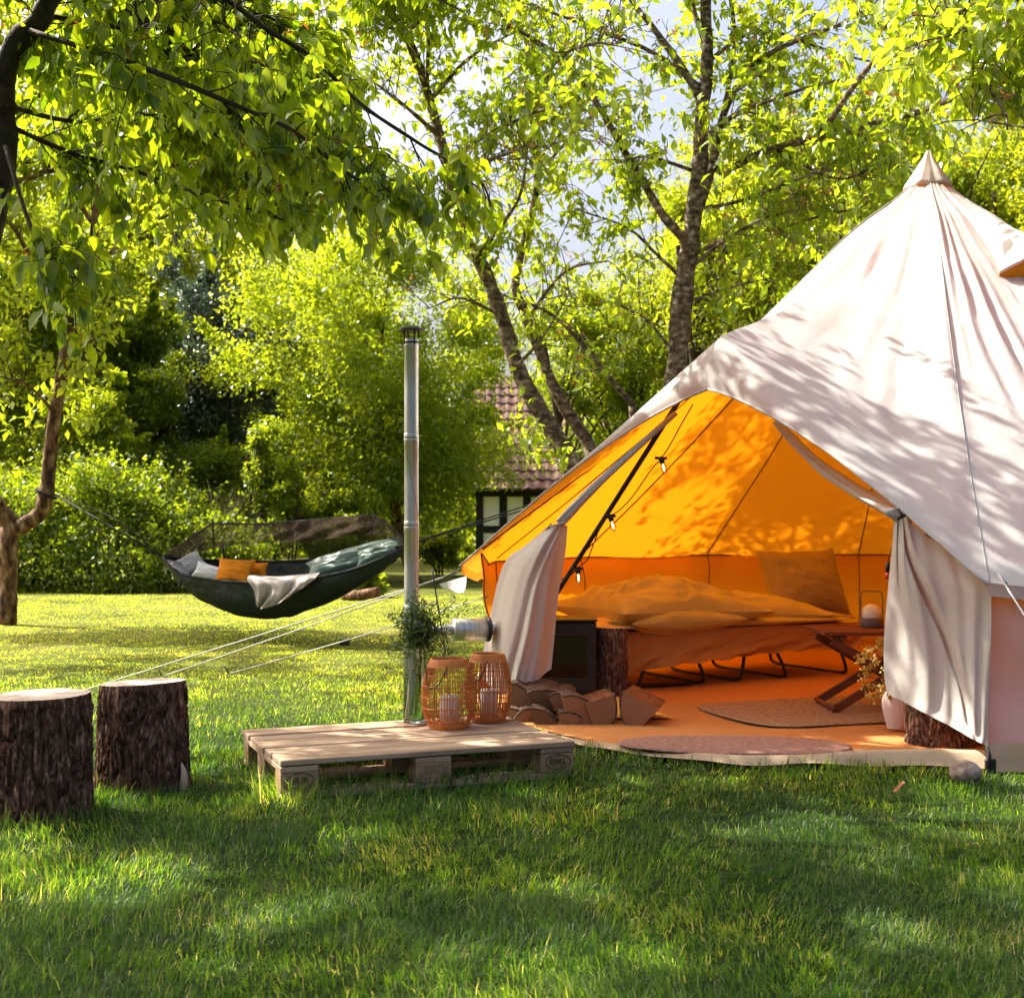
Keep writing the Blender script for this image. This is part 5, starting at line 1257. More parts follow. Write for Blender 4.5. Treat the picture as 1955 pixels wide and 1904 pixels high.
def log(px, py, Y, r, roll, yaw, pitch, ln, ang, label, seed):
    rr = np.random.default_rng(seed); c = P(px, py, Y)
    root = thing('firewood_log', label, 'log', c, 'split logs in front of the stove')
    n = 7; a = np.linspace(0, ang, n); arc = np.stack([np.cos(a), np.sin(a)], -1) * r * (1 + 0.015 * rr.normal(size=(n, 1)))
    tipp = rr.normal(0, .012, 2); r *= 0.94
    sec = np.vstack([tipp[None], arc]); cen = sec.mean(0); sec = sec - cen
    ca, sa = math.cos(roll), math.sin(roll); sec = sec @ np.array(((ca, sa), (-sa, ca)))
    M = Matrix.Rotation(yaw, 3, 'Z') @ Matrix.Rotation(pitch, 3, 'X'); Mn = np.array(M)
    k = 7; rows = []
    for j in range(k):
        f = j / (k - 1); q = sec * (1 + 0.008 * rr.normal(size=(len(sec), 1))) * (1 - 0.05 * f)
        rows.append(np.stack([q[:, 0] , np.full(len(q), (f - .15) * ln + (0.008 * rr.normal() if j in (0, k - 1) else 0)), q[:, 1]], -1))
    R = np.array(rows) @ Mn.T + c
    g = Geo(); g.grid(np.array([R[:, i] for i in (0, 1)])); g.grid(np.array([R[:, i] for i in (n, 0)]))
    obj('split_face', g, M_split, root, smooth=False)
    for row in (0, -1):
        e = Geo(); q = R[row]; cq = q.mean(0); dq = R[row] - R[1 if row == 0 else -2]; dq = dq.mean(0) * .01
        inner = cq + (q - cq) * .5 + dq
        e.add(np.vstack([(cq + dq)[None], inner, q]), tris=[(0, i + 1, (i + 1) % len(q) + 1) for i in range(len(q))], quads=[(i + 1, i + 1 + len(q), (i + 1) % len(q) + 1 + len(q), (i + 1) % len(q) + 1) for i in range(len(q))])
        obj('cut_end', e.mesh('cut_end', M_cutend, False, True, shift=q[0]), None, root, M=Matrix.Translation(Vector(q[0])))
    ctr_ = R[:, :1]; arc_i = R[:, 1:n + 1]; od = norm(arc_i - ctr_) * 0.009 * (1 + .15 * rr.normal(size=(k, n, 1)))
    loop = np.concatenate([arc_i + od * .05, (arc_i + od)[:, ::-1]], 1)
    gb = Geo().grid(loop, closed=True)
    for row in (0, k - 1):
        L_ = loop[row]; gb.add(L_, quads=[(i, i + 1, 2 * n - 2 - i, 2 * n - 1 - i) for i in range(n - 1)])
    obj('bark', gb, M_bark_log, root, smooth=False)
for i, a in enumerate([
    (982, 1364, 6.72, .105, 0.5, -.1, .0, .24, 1.75, 'small split log at the left end of the firewood pile beside the lantern'),
    (1012, 1362, 6.70, .125, 1.0, .1, .0, .24, 1.6, 'brown split log second from the left of the firewood pile'),
    (1040, 1326, 6.78, .195, 1.05, .12, .12, .26, 1.0, 'tall dark split log leaning on top of the pile under the left flap'),
    (1000, 1326, 6.84, .16, 0.3, -.1, .10, .26, 1.2, 'dark split log behind the rear lantern in the upper row of the pile'),
    (1042, 1372, 6.60, .125, 0.1, .0, .0, .24, 1.5, 'low split log at the bottom of the pile behind the pallet corner'),
    (1073, 1332, 6.72, .165, 1.12, -.05, .06, .25, 0.9, 'narrow pointed split log standing on the pile in front of the stove window'),
    (1086, 1370, 6.58, .145, 0.95, .05, .0, .24, 0.8, 'thin bottom log with a pale edge under the blocky log'),
    (1109, 1347, 6.62, .160, 0.25, .10, .0, .26, 1.57, 'blocky orange topped split log in the middle of the pile'),
    (1155, 1362, 6.60, .155, 5.1, .10, .0, .26, 1.6, 'split log with a pale round cut end right of the middle of the pile'),
    (1205, 1358, 6.58, .180, 2.75, -.30, .03, .28, 1.3, 'large tilted split log with a pale face at the right end of the pile')]):
    log(*a, 200 + i)

# bed
BD = np.array((0.893, 0.450)); BW = np.array((-0.450, 0.893)); B0 = np.array((0.60, 7.86))
def B(s, w, z):
    s = np.asarray(s, float); w = np.asarray(w, float)
    xy = B0 + s[..., None] * BD + w[..., None] * BW
    return np.concatenate([xy, np.broadcast_to(np.asarray(z, float), s.shape)[..., None]], -1)
def bed():
    root = thing('camp_bed', 'low camp bed with black bent tube legs and a hanging tan sheet', 'bed', (*(B0 + BD), 0))
    n = 40
    a = np.linspace(0, 2 * PI, 36, endpoint=False)
    cs = np.stack([0.40 + 0.40 * np.sign(np.cos(a)) * np.abs(np.cos(a)) ** 0.35, 0.30 + 0.07 * np.sign(np.sin(a)) * np.abs(np.sin(a)) ** 0.5], -1)
    s = np.linspace(0, 1.95, n); f = np.clip(np.minimum(s, 1.95 - s) / 0.05, 0.0, 1) ** 0.5
    G = np.array([B(np.full(36, s[k]), 0.4 + (cs[:, 0] - .4) * (0.9 + 0.1 * f[k]), 0.30 + (cs[:, 1] - .30) * max(f[k], .02)) for k in range(n)])
    obj('mattress', Geo().grid(G, closed=True), M_sheet, root, fix=False)
    # hanging sheet on the near side
    S_, H_ = np.meshgrid(np.linspace(-0.03, 1.93, 120), np.linspace(0, 1, 26))
    hem = np.interp(S_, [0, .12, .35, .8, 1.3, 1.93], [.14, .115, .16, .185, .205, .215]) + 0.006 * np.sin(S_ * 30)
    z = 0.375 * (1 - H_) + hem * H_
    fold = 0.012 * np.sin(S_ * 19 + 14 * H_ + 4 * np.sin(S_ * 3.3)) * H_ ** 0.7 + 0.05 * fbm(np.stack([S_ * 5 + H_ * 3, H_ * 2, 0 * S_], -1), 44, 3)
    ww = -0.015 - 0.05 * H_ ** 1.5 + fold * (0.2 + H_)
    ww = ww + 0.10 * (H_ < 0.0)
    obj('sheet', Geo().grid(B(S_, ww, z)), M_sheet, root, fix=False)
    W_, H_ = np.meshgrid(np.linspace(-0.03, 0.8, 60), np.linspace(0, 1, 20))
    obj('sheet', Geo().grid(B(-0.02 - 0.05 * H_ + 0.02 * np.sin(W_ * 22 + 4 * H_) * H_, W_, 0.375 * (1 - H_) + 0.15 * H_)), M_sheet, root, fix=False)
    for sp in (0.0, .8): obj('side_rail', Geo().tube(B(np.array([0.03, 1.92]), np.array([sp + .02 - .04 * sp] * 2), .235), 0.013, 8), M_black, root, fix=False)
    for s0, lean in ((.28, -.07), (.62, .05), (1.02, -.05), (1.25, .06), (1.78, .04)):
        pts = [B(np.array(s0), np.array(0.03), 0.235), B(np.array(s0 + lean), np.array(0.0), 0.09), B(np.array(s0 + lean * 1.3), np.array(0.05), 0.035), B(np.array(s0 + lean * 1.3), np.array(0.4), 0.03), B(np.array(s0 + lean * 1.3), np.array(0.75), 0.035), B(np.array(s0 + lean), np.array(0.8), 0.09), B(np.array(s0), np.array(0.78), 0.235)]
        obj('leg', Geo().tube(catmull(pts, 40), 0.011, 8), M_black, root, fix=False)
    pts = [B(np.array(.22), np.array(.0), .04), B(np.array(.5), np.array(.02), .032), B(np.array(.68), np.array(.02), .04)]
    obj('floor_runner', Geo().tube(catmull(pts, 14), 0.011, 8), M_black, root, fix=False)
bed()
def pillow_geo(c, ex, ey, ez, w, h, th, seed, pinch=0.10, n=34, wrk=1.0):
    """cushion with pulled corners, c centre, ex/ey plane axes, ez thickness axis"""
    u, v = np.meshgrid(np.linspace(-1, 1, n), np.linspace(-1, 1, n))
    k = 1 + pinch * (np.abs(u * v)) ** 2 - 0.5 * pinch * ((1 - u * u) * v * v + (1 - v * v) * u * u)
    prof = ((1 - u ** 2) * (1 - v ** 2)) ** 0.42
    wr = 0.30 * fbm(np.stack([u * 2.2 + seed + v, v * 3.2, 0 * u], -1), seed, 4) + 0.05 * np.sin(9 * (u + v) + 2 * u * v) * (np.abs(u * v))
    if wrk > 1:                                              # bedding: long soft folds and a few sharp creases
        q = fbm(np.stack([u * 1.6 * w + 0.7 * v + seed, v * 2.6, 0 * u], -1), seed + 1, 2)
        wr = wr * .55 + .34 * wrk * (1 - 4.0 * np.abs(q)).clip(-.6, 1) * .5 + .05 * np.sin(u * 17 * w + 5 * q * 3)
    g = Geo()
    for sg in (1, -1):
        d = sg * th / 2 * prof * (1 + wr * (1 if sg > 0 else .6))
        A = c + (u * k * w / 2)[..., None] * ex + (v * k * h / 2)[..., None] * ey + d[..., None] * ez
        g.grid(A if sg > 0 else A[:, ::-1])
    return g
def duvet():
    root = thing('duvet', 'rumpled ochre duvet spread along the camp bed', 'duvet', (*(B0 + BD * .9 + BW * .35), .38))
    bx = np.array((*BD, 0)); bw = np.array((*BW, 0)); bz = np.array((0, 0, 1.0))
    def lump(name, s_, w_, z_, ln, wd, th, seed, rot=0.0, tip=0.0, pinch=.14):
        e1 = norm(bx * math.cos(rot) + bw * math.sin(rot) + bz * tip); e2 = norm(np.cross(bz, e1))
        g = pillow_geo(B(np.array(s_), np.array(w_), z_), e1, e2, np.cross(e1, e2), ln, wd, th, seed, pinch, 64, 1.25)
        obj(name, g, M_duvet, root, fix=False)
    lump('under_layer', .92, .36, .405, 1.58, .86, .10, 21)
    lump('folded_half', .54, .33, .485, .96, .80, .36, 22, .05, -.02, .22)
    lump('spread_half', 1.17, .33, .450, .94, .72, .22, 23, -.06, -.03)
    lump('turned_corner', .50, .02, .43, .80, .24, .16, 25, .06, .0)
duvet()
ex = np.array((0.93, 0.36, 0.02)); ex /= np.linalg.norm(ex); up = norm(np.array((-0.10, 0.40, 0.92))); ey = up - ex * ex.dot(up); ey /= np.linalg.norm(ey); ez = np.cross(ey, ex)
ez = -np.cross(ex, ey)
c = P(1533, 1112, 9.0)
single('bed_pillow', pillow_geo(c, ex, ey, ez, 0.58, 0.46, 0.30, 4), M_pillow, 'plump linen pillow leaning upright at the head of the bed', 'pillow', c)
c = B(np.array(1.72), np.array(.3), .405)
single('bed_pillow', pillow_geo(c, np.array((*BD, 0)), np.array((*BW, 0)), np.array((0, 0, 1.0)), 0.34, 0.6, 0.09, 6), M_pillow, 'flat linen pillow lying under the upright pillow at the bed head', 'pillow', c)
A = patch([[(1120, 1186, 8.25), (1158, 1172, 8.2), (1185, 1168, 8.1)], [(1130, 1196, 8.0), (1165, 1190, 8.0), (1195, 1196, 7.95)], [(1135, 1205, 7.9), (1165, 1204, 7.9), (1190, 1206, 7.88)]], 14, 10)
single('folded_cloth', Geo().grid(A), M_lightcloth, 'cream cloth lying at the foot of the bed behind the stove', 'cloth', P(1160, 1190, 8.0))

def table():
    cx, cy, w, d, h = 2.03, 7.05, 0.78, 0.46, 0.465
    root = thing('folding_table', 'small red brown folding wooden table with crossed legs beside the bed', 'table', (cx, cy, 0))
    for k in range(5):
        y0 = cy - d / 2 + k * d / 5; obj('slat', Geo().box((cx - w / 2, y0 + .003, h - .022), (cx + w / 2, y0 + d / 5 - .004, h), bev=.004), M_table, root, False)
    for x in (cx - w / 2 + .09, cx + w / 2 - .12): obj('cross_bar', Geo().box((x, cy - d / 2 + .02, h - .052), (x + .035, cy + d / 2 - .02, h - .0225), bev=.004), M_table, root, False)
    def leg(p, q, wd=.045, th=.022):
        p, q = np.array(p), np.array(q); L = np.linalg.norm(q - p); dirv = (q - p) / L
        M = Matrix.Identity(4); s = np.array((0, 1.0, 0)); t = np.cross(dirv, s)
        for i in range(3): M[i][0] = dirv[i]; M[i][1] = s[i]; M[i][2] = t[i]; M[i][3] = p[i]
        obj('leg', Geo().box((0, -th / 2, -wd / 2), (L, th / 2, wd / 2), M=M, bev=.004), M_table, root, False)
    for y in (cy - d / 2 + .04, cy + d / 2 - .06):
        leg((cx - .34, y, h - .05), (cx + .30, y, .04)); leg((cx - .335, y + .026, .04), (cx + .28, y + .026, h - .05))
    for x, z in ((cx - .33, .055), (cx + .29, .055)):
        obj('stretcher', Geo().tube(np.array([(x, cy - d / 2 + .05, z), (x, cy + d / 2 - .05, z)]), 0.012, 8), M_table, root, fix=False)
table()
def table_lamp():
    c = np.array((1.97, 7.12, 0.4652)); root = thing('table_lamp', 'round white lamp with a wire handle standing on the folding table', 'lamp', c)
    obj('base', Geo().lathe([(0, 0), (.058, 0), (.064, .006), (.064, .048), (.060, .052), (0, .052)], 32, c), M_lampbase, root)
    a = np.linspace(-.35, PI / 2, 16); obj('globe', Geo().lathe([(.056 * math.cos(t), .072 + .056 * math.sin(t)) for t in a], 32, c), M_globe, root)
    q = np.array([(-.058, 0, .03), (-.060, 0, .12), (-.058, 0, .175), (-.045, 0, .195), (0, 0, .197), (.045, 0, .195), (.058, 0, .175), (.060, 0, .12), (.058, 0, .03)]) + c
    obj('handle', Geo().tube(catmull(q, 40), 0.0035, 6), M_lampbase, root, fix=False)
table_lamp()
VC = np.array((1.885, 6.37, 0.035))
def floor_vase():
    seg = 96; prof = np.array([(0, 0), (.040, 0), (.045, .004), (.058, .05), (.068, .105), (.066, .145), (.052, .178), (.038, .19), (.036, .196), (.032, .192), (.03, .17)])
    pr = catmull(np.concatenate([prof, np.zeros((len(prof), 1))], 1), 44); a = np.linspace(0, 2 * PI, seg, endpoint=False)
    rib = 1 + 0.028 * np.abs(np.sin(a * 14))
    A = np.zeros((44, seg, 3)); rr = pr[:, :1] * (1 + (rib - 1) * np.clip(pr[:, :1] / .05, 0, 1)); A[..., 0] = rr * np.cos(a); A[..., 1] = rr * np.sin(a); A[..., 2] = pr[:, 1:2]
    single('floor_vase', Geo().grid(A + VC, closed=True), M_vase, 'pale pink ribbed vase standing on the tent floor by the right flap', 'vase', VC)
floor_vase()
def dried():
    r = np.random.default_rng(61); root = thing('dried_flowers', 'bunch of dried yellow flowers rising from the pale ribbed vase', 'flowers', VC + np.array((0, 0, .19)))
    st = Geo(); g = Geo(); b = VC + np.array((0, 0, .12)); pos = []
    for k in range(26):
        e = P(r.uniform(1640, 1695), r.uniform(1222, 1335), r.uniform(6.25, 6.6)); c = catmull([b + r.normal(0, .008, 3), (b + e) / 2 + np.array((0.015, 0, .05)), e], 8)
        st.tube(c, 0.0018, 4, caps=False); pos += [e + r.normal(0, .012, 3) for _ in range(22)]
    pos = np.array(pos); L = 0.019 * (0.6 + 0.8 * r.random(len(pos))); add_leaves(g, pos, r.normal(0, 1, pos.shape), r.normal(0, 1, pos.shape), L, L * .8, TPL_MID)
    obj('stems', st, M_bark_red, root, fix=False); o = obj('blossoms', g, LF_dry, root, fix=False); o['kind'] = 'stuff'
dried()
def flat_rug(name, label, mat_, cx, cy, rx, ry, rot, z, half=None, sq=2.0, frill=0.0, th=.007):
    a = np.linspace(0, 2 * PI, 140, endpoint=False); e = np.stack([np.sign(np.cos(a)) * np.abs(np.cos(a)) ** (2 / sq) * rx, np.sign(np.sin(a)) * np.abs(np.sin(a)) ** (2 / sq) * ry], -1)
    e *= 1 + frill * vnoise(np.stack([a * 14, a * 0, a * 0], -1), 3)[:, None]
    ca, sa = math.cos(rot), math.sin(rot); e = e @ np.array(((ca, sa), (-sa, ca)))
    rows = []
    for f, dz in ((0, th), (.4, th), (.8, th), (.97, th), (1.0, th * .5), (1.0, 0)):
        q = e * f + np.array((cx, cy)); zz = z + dz + (0.006 * fbm(np.stack([q[:, 0] * 5, q[:, 1] * 5, q[:, 0] * 0], -1), 9, 3) if f else 0)
        rows.append(np.concatenate([q, np.broadcast_to(zz, (140,))[:, None]], 1))
    single(name, Geo().grid(np.array(rows), closed=True), mat_, label, 'rug', (cx, cy, z))
flat_rug('door_mat', 'brown coir mat lying across the tent doorway', M_mat, 1.00, 5.86, 0.52, 0.24, -0.10, 0.034, sq=2.2)
flat_rug('woven_rug', 'coarse woven rug on the tent floor in front of the bed', M_rug, 1.72, 7.0, 0.66, 0.46, 0.35, 0.029, sq=5, th=.004)

def string_lights():
    root = thing('string_lights', 'string of small clear bulbs hanging along the left door pole', 'light string', P(1165, 990, 7.15))
    sock = [(1262, 876, 7.05), (1165, 986, 7.12), (1103, 1086, 7.3)]
    pts = [(1322, 772, 6.95), (1300, 810, 6.98), (1278, 850, 7.0), (1262, 874, 7.05), (1240, 900, 7.05), (1205, 950, 7.08), (1180, 975, 7.1), (1165, 984, 7.12), (1148, 1000, 7.12), (1132, 1040, 7.2), (1120, 1068, 7.25), (1104, 1082, 7.3), (1085, 1100, 7.35), (1060, 1106, 7.4)]
    obj('cable', Geo().tube(catmull([P(*p) for p in pts], 70), 0.0035, 6), M_black, root, fix=False)
    for i, (px, py, Y) in enumerate(sock):
        c = P(px, py, Y); d = norm(np.array((0.25 if i < 2 else 0.05, -.1, -1.0))); e = lambda s: c + d * s
        so = obj('socket', Geo().tube(np.array([e(-.014), e(.0), e(.022), e(.026)]), [.009, .015, .015, .011], 12).tube(np.array([c + np.array((-.035, 0, .006)), c + np.array((.03, 0, .004))]), 0.008, 8), M_black, root, fix=False)
        obj('bulb', Geo().tube(np.array([e(.024), e(.034), e(.05), e(.066), e(.078), e(.084)]), [.009, .014, .018, .018, .011, .002], 14, caps=False), M_bulb, so, fix=False)
        obj('filament', Geo().tube(np.array([e(.03), e(.045), e(.064)]), [.0016, .0042, .0018], 6), M_filament, so, fix=False)
string_lights()
c = P(1694, 1092, 6.0)
o = thing('pocket_torch', 'tiny black and red torch hanging at the edge of the right flap', 'torch', c)
obj('grip', Geo().tube(np.array([c + np.array((0, 0, .045)), c]), 0.010, 8), M_black, o, fix=False); obj('head', Geo().tube(np.array([c + np.array((0, 0, -.001)), c + np.array((0, 0, -.03))]), [.010, .014], 8), M_red, o, fix=False)
obj('cord', Geo().tube(np.array([c + np.array((0, 0, .044)), P(1716, 992, 5.76)]), 0.002, 5), M_black, o, fix=False)

# ------------------------------------------------------------------ flue standing outside
def flue():
    x, y = (785 - 977) / FPX * 7.1, 7.1
    root = thing('stove_pipe', 'tall stainless steel flue with a dark rain cap standing left of the tent', 'flue', (x, y, 0))
    s = FPX / y; zz = lambda py: EYE - (py - 1000) / s
    cuts = [1385, 1165, 1005, 838, 655]; r = 0.0395
    for a, b in zip(cuts[:-1], cuts[1:]):
        z0, z1 = max(0.0, zz(a)), zz(b)
        obj('pipe_section', Geo().lathe([(r, z0), (r, z0 + (z1 - z0) * .5), (r, z1 - .03), (r + .0015, z1 - .028), (r + .0015, z1)], 40, (x, y, 0)), M_steel, root)
    for py in (1165, 1005, 838, 658):
        z0 = zz(py); obj('clamp', Geo().lathe([(r + .0005, z0 - .010), (r + .0022, z0 - .009), (r + .0022, z0 - .001), (r + .0008, z0), (r + .0022, z0 + .002), (r + .0020, z0 + .03), (r + .0005, z0 + .032)], 40, (x, y, 0)), M_steel, root)
    zt = zz(655); cap = obj('rain_cap', Geo().lathe([(0, zz(621)), (.035, zz(622.5)), (.066, zz(629)), (.072, zz(633)), (.068, zz(633.5)), (0, zz(630))], 40, (x, y, 0)), M_darksteel, root)
    for k in range(4):
        a = k * PI / 2 + .5; obj('strut', Geo().tube(np.array([(x + r * math.cos(a), y + r * math.sin(a), zt - .01), (x + .044 * math.cos(a), y + .044 * math.sin(a), zz(632))]), 0.005, 6), M_darksteel, cap, fix=False)
    obj('collar', Geo().lathe([(r + .001, zt - .005), (r + .004, zt), (r + .002, zt + .008), (r - .004, zt + .008)], 40, (x, y, 0)), M_darksteel, root)
    zc = 0.445; d = norm(np.array((0.93, 0.36, 0))); o = np.array((x, y, zc))
    obj('branch_pipe', Geo().tube(np.array([o + d * .02, o + d * .40]), 0.030, 24), M_steel, root, fix=False)
    obj('sleeve', Geo().tube(np.array([o + d * .235, o + d * .24, o + d * .43, o + d * .435]), [.055, .062, .062, .055], 28), M_steel, root, fix=False)
    obj('wall_collar', Geo().tube(np.array([o + d * .436, o + d * .45]), [.070, .070], 28), M_darksteel, root, fix=False)
    obj('branch_pipe', Geo().tube(np.array([o + d * .45, o + d * .55 + np.array((0, .12, 0)), np.array((.2, 7.72, .45))]), 0.030, 16), M_steel, root, fix=False)
    w = [P(773, 850, 7.05), P(779, 880, 7.04), P(792, 950, 7.04), P(799, 985, 7.05)]
    obj('bracing_wire', Geo().tube(catmull(w, 10), 0.0012, 5), M_darksteel, root, fix=False)
flue()

# ------------------------------------------------------------------ pallet and what stands on it
PA = np.array((0.929, 0.371)); PB = np.array((-0.371, 0.929)); P0 = np.array((-0.862, 4.85))
MP = Matrix(((PA[0], PB[0], 0, P0[0]), (PA[1], PB[1], 0, P0[1]), (0, 0, 1, 0), (0, 0, 0, 1)))
def pallet():
    c = P0 + PA * .6 + PB * .4
    root = thing('wooden_pallet', 'weathered wooden pallet lying on the grass with two orange lanterns on it', 'pallet', (*c, 0))
    r = np.random.default_rng(77)
    def jig(): return Matrix.Translation(Vector(r.normal(0, .0012, 3))) @ Matrix.Rotation(r.normal(0, .003), 4, 'Z')
    b = 0.0
    for wd, gap in ((.145, .041), (.10, .0405), (.145, .0405), (.10, .041), (.145, 0)):
        obj('deck_board', Geo().box((-.002, b, .1225), (1.2, b + wd + .018, .1445), M=MP @ jig(), bev=.0035), M_pallet, root, False); b += wd + gap
    for a in (0, .5275, 1.055): obj('stringer_board', Geo().box((a, 0, .1005), (a + .145, .8, .1218), M=MP @ jig(), bev=.003), M_pallet, root, False)
    for a, wa in ((0, .145), (.5275, .145), (1.055, .145)):
        for b, wb in ((0, .1), (.3275, .145), (.7, .1)):
            obj('block', Geo().box((a, b, .0225), (a + wa, b + wb, .1), M=MP @ jig(), bev=.003), M_block, root, False)
    for b, wb in ((0, .1), (.3275, .145), (.7, .1)): obj('base_board', Geo().box((0, b, 0.0), (1.2, b + wb, .022), M=MP, bev=.003), M_pallet, root, False)
    def mark(txt, a, wd, hgt):
        cu = bpy.data.curves.new('lettering', 'FONT'); cu.body = txt; cu.align_x = 'CENTER'; cu.align_y = 'CENTER'; cu.size = hgt; cu.extrude = 0.0006; cu.space_character = 1.05; cu.offset = 0.0006
        t = bpy.data.objects.new('lettering', cu); COL.objects.link(t)
        me = bpy.data.meshes.new_from_object(t.evaluated_get(bpy.context.evaluated_depsgraph_get())); bpy.data.objects.remove(t)
        me.materials.clear(); me.materials.append(M_brand); me.name = 'lettering'
        Mx = MP @ Matrix.Translation((a, -0.003, .068)) @ Matrix.Rotation(PI / 2, 4, 'X')
        obj('lettering', me, None, root, M=Mx)
        if wd:
            t_ = np.linspace(0, 2 * PI, 60); q = np.stack([a + wd * np.cos(t_), np.full(60, -.0025), .068 + .029 * np.sin(t_)], -1)
            g = Geo().tube(q, .0016, 5); v = g.v; Mn = np.array(MP.to_3x3())
            g.v = [x @ Mn.T + np.array(MP.translation) for x in v]; obj('oval_mark', g, M_brand, root, fix=False)
    mark('EUR', .0725, .050, .034); mark('EPAL', 1.1275, .055, .032)
    # worn stamp on the middle block: rows of short strokes, no longer legible
    g = Geo(); r2 = np.random.default_rng(4)
    for k in range(3):
        for j in range(9):
            x = .5275 + .018 + j * .0125; z = .082 - k * .022
            if r2.random() < .8: g.box((x, -.0028, z - .006), (x + .003, .001, z + .005), M=MP)
            if r2.random() < .6: g.box((x, -.0028, z + .003), (x + .007, .001, z + .006), M=MP)
    obj('worn_stamp', g, mat('faded branding', [(0.20, 0.12, 0.07)], bs=0), root, False, kind='stuff')
pallet()
ZP = 0.1455
def lantern(x, y, r, h, label, clabel, seed):
    root = thing('lantern', label, 'lantern', (x, y, ZP), 'orange lanterns on the pallet')
    prof = lambda f: np.interp(f, [0, .08, .25, .45, .65, .85, 1], [.70, .80, .96, 1.0, .95, .82, .66]) * r
    f = np.linspace(0.02, .90, 16); rad = catmull(np.stack([f, prof(f), 0 * f], -1), 16)[:, 1]
    q = np.stack([rad, 0 * rad, f * h], -1); rib = Geo().tube(q, 0.0025, 4).mesh('rib', M_rattan)
    rr = np.random.default_rng(seed)
    for k in range(60):
        obj('rib', rib, None, root, M=Matrix.Translation((x, y, ZP)) @ Matrix.Rotation(2 * PI * (k + .12 * rr.normal()) / 60, 4, 'Z'))
    a = np.linspace(0, 2 * PI, 49)
    for ff in (.13, .3, .46, .62, .77):
        R_ = prof(ff) + .002; obj('hoop', Geo().tube(np.stack([x + R_ * np.cos(a), y + R_ * np.sin(a), np.full(49, ZP + ff * h)], -1), .0026, 5, caps=False), M_rattan, root, fix=False)
    def band(name, f0, f1, extra):
        pf = [(prof(f0) - .008, f0 * h), (prof(f0) + extra, f0 * h)] + [(prof(t) + extra, t * h) for t in np.linspace(f0, f1, 6)] + [(prof(f1) + extra - .003, f1 * h + .002), (prof(f1) - .008, f1 * h), (prof(f0) - .008, f0 * h)]
        obj(name, Geo().lathe(pf, 48, (x, y, ZP)), M_rattan, root)
    band('top_ring', .885, .998, .004); band('base_ring', .0, .065, .003)
    obj('floor_disc', Geo().lathe([(0, .006), (r * .68, .006), (r * .68, .014), (0, .014)], 40, (x, y, ZP)), M_rattan, root)
    gi = r * .56; obj('glass_insert', Geo().lathe([(gi, .016), (gi, h * .62)], 40, (x, y, ZP)), M_thin, root, fix=False)
    t = np.linspace(-1, 1, 24); a0 = -2.2; R_ = r * 1.03
    hx = np.stack([x + R_ * np.cos(a0 + t * .62) * np.interp(np.abs(t), [0, 1], [1.0, .84]), y + R_ * np.sin(a0 + t * .62) * np.interp(np.abs(t), [0, 1], [1.0, .84]), ZP + h * (.60 + .32 * t ** 2)], -1)
    obj('handle', Geo().tube(hx, .0028, 6), M_darksteel, root, fix=False)
    c = np.array((x + .004, y, ZP + .0145)); cr, ch = r * .37, h * .42
    k = thing('pillar_candle', clabel, 'candle', c, 'candles inside the lanterns')
    obj('wax', Geo().lathe([(0, 0), (cr, 0), (cr, ch - .004), (cr - .004, ch), (cr * .6, ch - .004), (0, ch - .005)], 32, c), M_wax, k)
    obj('wick', Geo().tube(np.array([c + np.array((0, 0, ch - .006)), c + np.array((.001, 0, ch + .012))]), .0014, 5), M_black, k, fix=False)
lantern(-.276, 5.66, .117, .300, 'front orange rattan lantern on the pallet overlapping the other one', 'white pillar candle inside the front orange lantern', 1)
lantern(-.108, 5.86, .106, .302, 'rear orange rattan lantern on the pallet next to the tent flap', 'white pillar candle inside the rear orange lantern', 2)
GV = np.array((-.432, 5.80, ZP))
def glass_vase():
    root = thing('glass_vase', 'tall clear glass vase half full of water on the pallet', 'vase', GV)
    h = .415; a = np.linspace(0, 2 * PI, 49); obj('rim', Geo().tube(np.stack([GV[0] + .051 * np.cos(a), GV[1] + .051 * np.sin(a), np.full(49, GV[2] + h)], -1), .0016, 6, caps=False), M_glass, root, fix=False)
    obj('foot', Geo().lathe([(0, .0005), (.0515, .0005), (.0525, .004), (.0515, .009), (0, .009)], 40, GV), M_glass, root)
    obj('glass', Geo().lathe([(0, 0), (.050, 0), (.052, .004), (.052, h), (.050, h), (.0495, .012), (0, .012)], 48, GV), M_thin, root, fix=False)
    obj('water', Geo().lathe([(.0475, .014), (.0475, .215), (0, .215)], 48, GV), thinglass('still water', (.84, .92, .86), .15), root, fix=False)
glass_vase()
